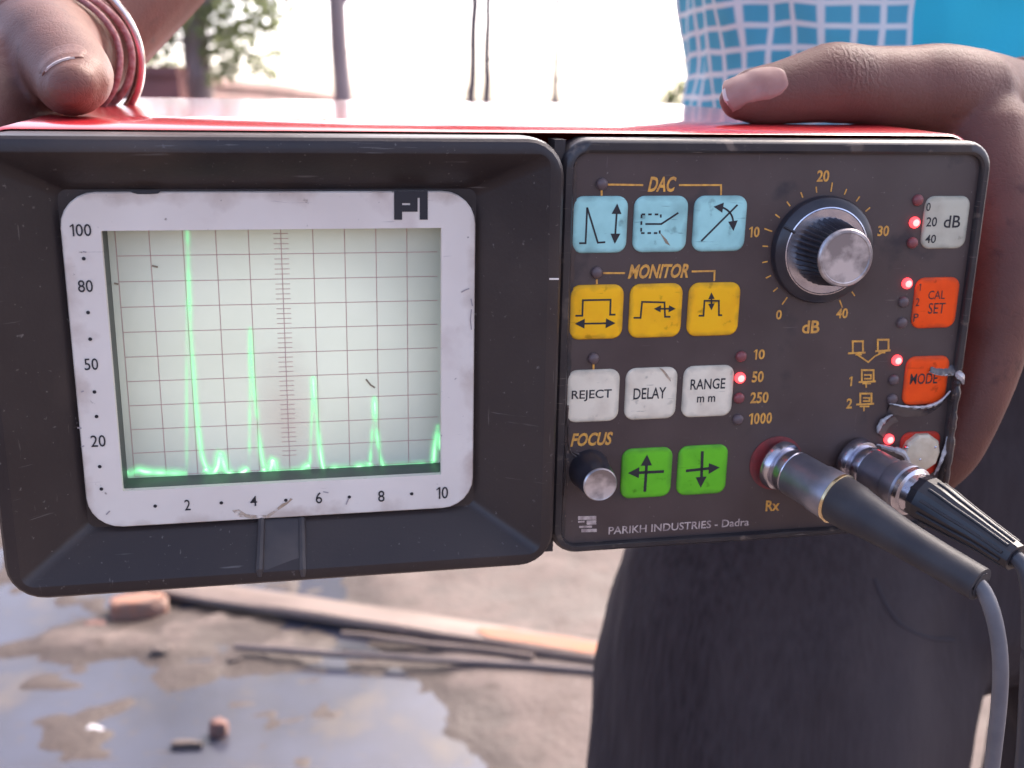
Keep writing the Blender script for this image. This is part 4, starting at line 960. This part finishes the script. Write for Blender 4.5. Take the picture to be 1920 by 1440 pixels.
# --- clothes
def shirt_mat():
    m = mat('shirt_cloth', (.03,.50,.60), (.028,.43,.54), rough=.8, scale=8, bump=.3, bscale=700, bdist=.0006)
    t = m.node_tree; N = t.nodes; L = t.links; b = N["Principled BSDF"]
    src = b.inputs["Base Color"].links[0].from_socket
    tc = N.new("ShaderNodeTexCoord"); wz = N.new("ShaderNodeTexNoise"); wz.inputs["Scale"].default_value = 14; wz.inputs["Detail"].default_value = 2; L.new(tc.outputs["Object"], wz.inputs["Vector"])
    ws = N.new("ShaderNodeVectorMath"); ws.operation = 'MULTIPLY_ADD'; ws.inputs[1].default_value = (.012, 0, .014); L.new(wz.outputs["Color"], ws.inputs[0]); L.new(tc.outputs["Object"], ws.inputs[2])
    s0 = N.new("ShaderNodeSeparateXYZ"); L.new(ws.outputs[0], s0.inputs[0])
    mx_ = N.new("ShaderNodeMath"); mx_.operation = 'SUBTRACT'; mx_.inputs[1].default_value = SX; L.new(s0.outputs[0], mx_.inputs[0])
    my_ = N.new("ShaderNodeMath"); my_.operation = 'SUBTRACT'; my_.inputs[1].default_value = SY; L.new(s0.outputs[1], my_.inputs[0])
    at_ = N.new("ShaderNodeMath"); at_.operation = 'ARCTAN2'; L.new(mx_.outputs[0], at_.inputs[0]); ng_ = N.new("ShaderNodeMath"); ng_.operation = 'MULTIPLY'; ng_.inputs[1].default_value = -1; L.new(my_.outputs[0], ng_.inputs[0]); L.new(ng_.outputs[0], at_.inputs[1])
    sc_ = N.new("ShaderNodeMath"); sc_.operation = 'MULTIPLY'; sc_.inputs[1].default_value = .125; L.new(at_.outputs[0], sc_.inputs[0])
    sp = N.new("ShaderNodeCombineXYZ"); L.new(sc_.outputs[0], sp.inputs[0]); L.new(s0.outputs[2], sp.inputs[2])
    sq = N.new("ShaderNodeSeparateXYZ"); L.new(sp.outputs[0], sq.inputs[0]); sp = sq
    def line(out, pitch, wid, off):
        a = N.new("ShaderNodeMath"); a.operation = 'ADD'; a.inputs[1].default_value = off; L.new(out, a.inputs[0])
        q = N.new("ShaderNodeMath"); q.operation = 'PINGPONG'; q.inputs[1].default_value = pitch/2; L.new(a.outputs[0], q.inputs[0])
        c = N.new("ShaderNodeMapRange"); c.inputs[1].default_value = wid*.35; c.inputs[2].default_value = wid*.65; c.inputs[3].default_value = 1; c.inputs[4].default_value = 0
        L.new(q.outputs[0], c.inputs[0]); return c.outputs[0]
    lx = line(sp.outputs[0], .0135, .0030, SPLIT_OFF); lz = line(sp.outputs[2], .0125, .0030, .004)
    mx = N.new("ShaderNodeMath"); mx.operation = 'MAXIMUM'; L.new(lx, mx.inputs[0]); L.new(lz, mx.inputs[1])
    lt = N.new("ShaderNodeMath"); lt.operation = 'LESS_THAN'; lt.inputs[1].default_value = SPLIT+.0012; L.new(sp.outputs[0], lt.inputs[0])
    mu = N.new("ShaderNodeMath"); mu.operation = 'MULTIPLY'; L.new(mx.outputs[0], mu.inputs[0]); L.new(lt.outputs[0], mu.inputs[1])
    # checked part is a paler blue than the plain front
    x0 = N.new("ShaderNodeMix"); x0.data_type = 'RGBA'; x0.inputs[7].default_value = (.075,.36,.46,1); L.new(src, x0.inputs[6]); L.new(lt.outputs[0], x0.inputs[0])
    x = N.new("ShaderNodeMix"); x.data_type = 'RGBA'; L.new(x0.outputs[2], x.inputs[6]); x.inputs[7].default_value = (.70,.70,.66,1)
    L.new(mu.outputs[0], x.inputs[0]); L.new(x.outputs[2], b.inputs["Base Color"]); return m
SH_D = .60
SX, SY = .268, .715
SPLIT = math.atan2((1680-960)/F*SH_D-SX, .114)*.125 + .004; SPLIT_OFF = -SPLIT
M['shirt'] = shirt_mat()
# shirt: closed loops from hem to shoulders with folds
loops = []; nS = 96
prof = [(1.065,.158,.114),(1.08,.156,.113),(1.14,.156,.112),(1.20,.156,.113),(1.24,.158,.114),(1.28,.163,.115),(1.34,.175,.116),(1.40,.185,.112),(1.45,.186,.100),(1.49,.15,.085),(1.515,.09,.075)]
pz = []
for i in range(len(prof)-1):
    for k in range(5):
        t = k/5; pz.append(tuple(a*(1-t)+b*t for a, b in zip(prof[i], prof[i+1])))
pz.append(prof[-1])
SX, SY = .268, .715
for z, a, b in pz:
    l = []
    for i in range(nS):
        th = 2*pi*i/nS; f_ = noise.noise(Vector((cos(th)*2.6, sin(th)*2.6, z*7)))*.012 + noise.noise(Vector((cos(th)*6+3, sin(th)*6, z*26)))*.007
        f_ += .005*sin(th*9+z*14)*max(0, (1.3-z)*2)
        e = 2.4; cx = abs(cos(th))**(2/e)*(1 if cos(th) >= 0 else -1); cy = abs(sin(th))**(2/e)*(1 if sin(th) >= 0 else -1)
        l.append(Vector((SX+(a+f_)*cx, SY+(b+f_)*cy, z)))
    loops.append(l)
mbs = MB().loft(loops, True, True)
for sh, el in ((shR, elR), (shL, elL)):
    mbs.tube([sh.lerp(el, t) for t in (-.05, .08, .25, .42, .55)], [.070,.073,.071,.068,.066], 24, (0,1,0), True, False)
mbs.tube([shR+Vector((.0,0,-.008)), Vector((hx,hy+.015,1.455)), shL+Vector((0,0,-.008))], [.070,.082,.070], 24, (0,1,0), True, True)
shirt = own(remeshed('shirt', mbs, .0035, 'shirt', None, 2, .5))

M['denim'] = mat('denim', (.025,.018,.019), (.044,.034,.036), rough=.9, scale=330, stretch=(1,1,.05), thr=(.32,.72), spec=.25, bump=.4, bscale=900, bdist=.0008,
                 spots=[(6,.50,.78,(.070,.056,.056))])
mbj = []
hipR = (.150,.655,.90); 
mbj.append(ch([(.275,.715,1.10),(.275,.712,1.04),(.275,.71,.98),(.28,.705,.92)], [(.150,.098),(.163,.108),(.184,.12),(.186,.118)], (0,1,0)))
mbj.append(ch([(.205,.70,.95),(.180,.655,.86),(.170,.645,.74),(.135,.66,.52),(.13,.70,.34),(.12,.72,.07)], [(.11,.10),(.124,.102),(.122,.099),(.09,.082),(.072,.072),(.066,.07)], (0,1,0)))
mbj.append(ch([(.39,.72,.95),(.425,.725,.86),(.455,.73,.74),(.415,.74,.52),(.42,.76,.34),(.425,.78,.07)], [(.10,.10),(.098,.097),(.092,.092),(.080,.082),(.072,.072),(.066,.07)], (0,1,0)))
jeans = remeshed('jeans', mbj, .006, 'denim', None, 6, .5)
me = jeans.data
nrm_ = [v.normal.copy() for v in me.vertices]; co_ = []
for v, n0 in zip(me.vertices, nrm_):
    c = v.co; n_ = noise.noise(Vector((c.x*10+c.z*3, c.y*9, c.z*6)))*.009 + noise.noise(Vector((c.x*22-c.z*9, c.y*20, c.z*17+4)))*.0042 + noise.noise(Vector((c.x*50, c.y*50, c.z*30)))*.0012
    co_ += list(c + n0*n_)
me.vertices.foreach_set('co', co_); me.update()
own(jeans)
# pocket seam and patch on the near thigh
def on_leg(u, v, lift=.002):
    o = Vector(cam.location); d = (CAMW.to_3x3() @ ray(u, v)).normalized()
    ok, loc, nr, _ = jeans.ray_cast(jeans.matrix_world.inverted() @ o, d)
    return (loc+nr*lift) if ok else None
bpy.context.view_layer.update()
M['stitch'] = mat('seam', (.04,.034,.04), rough=.9)
for pts in ([(1640,1085),(1660,1130),(1690,1170),(1740,1195),(1790,1200)], [(1150,1055),(1118,1150),(1106,1250),(1102,1350),(1104,1440)]):
    q = [on_leg(u, v, .0002) for u, v in pts]; q = [x for x in q if x]
    if len(q) > 2: own(MB().tube(catmull(q, 5), [.0009]*(5*(len(q)-1)+1), 6).build('seam', 'stitch', None))
# shoes and hair
M['shoe'] = mat('shoe', (.04,.035,.032), rough=.5)
for x, y in ((.12,.70),(.428,.76)):
    own(remeshed('shoe', [ch([(x,y+.05,.05),(x,y-.05,.052),(x,y-.14,.042),(x,y-.19,.036)], [(.042,.045),(.046,.04),(.047,.032),(.036,.026)], (0,0,1))], .006, 'shoe', None, 4))
M['hair'] = mat('hair', (.012,.01,.009), (.02,.017,.015), rough=.5, scale=60, bump=.8, bscale=300, bdist=.004)
own(remeshed('hair', [ch([(hx,hy+.045,1.66),(hx,hy+.035,1.72),(hx,hy+.015,1.765)], [(.076,.058),(.079,.078),(.064,.076)], (0,1,0))], .005, 'hair', None, 4))
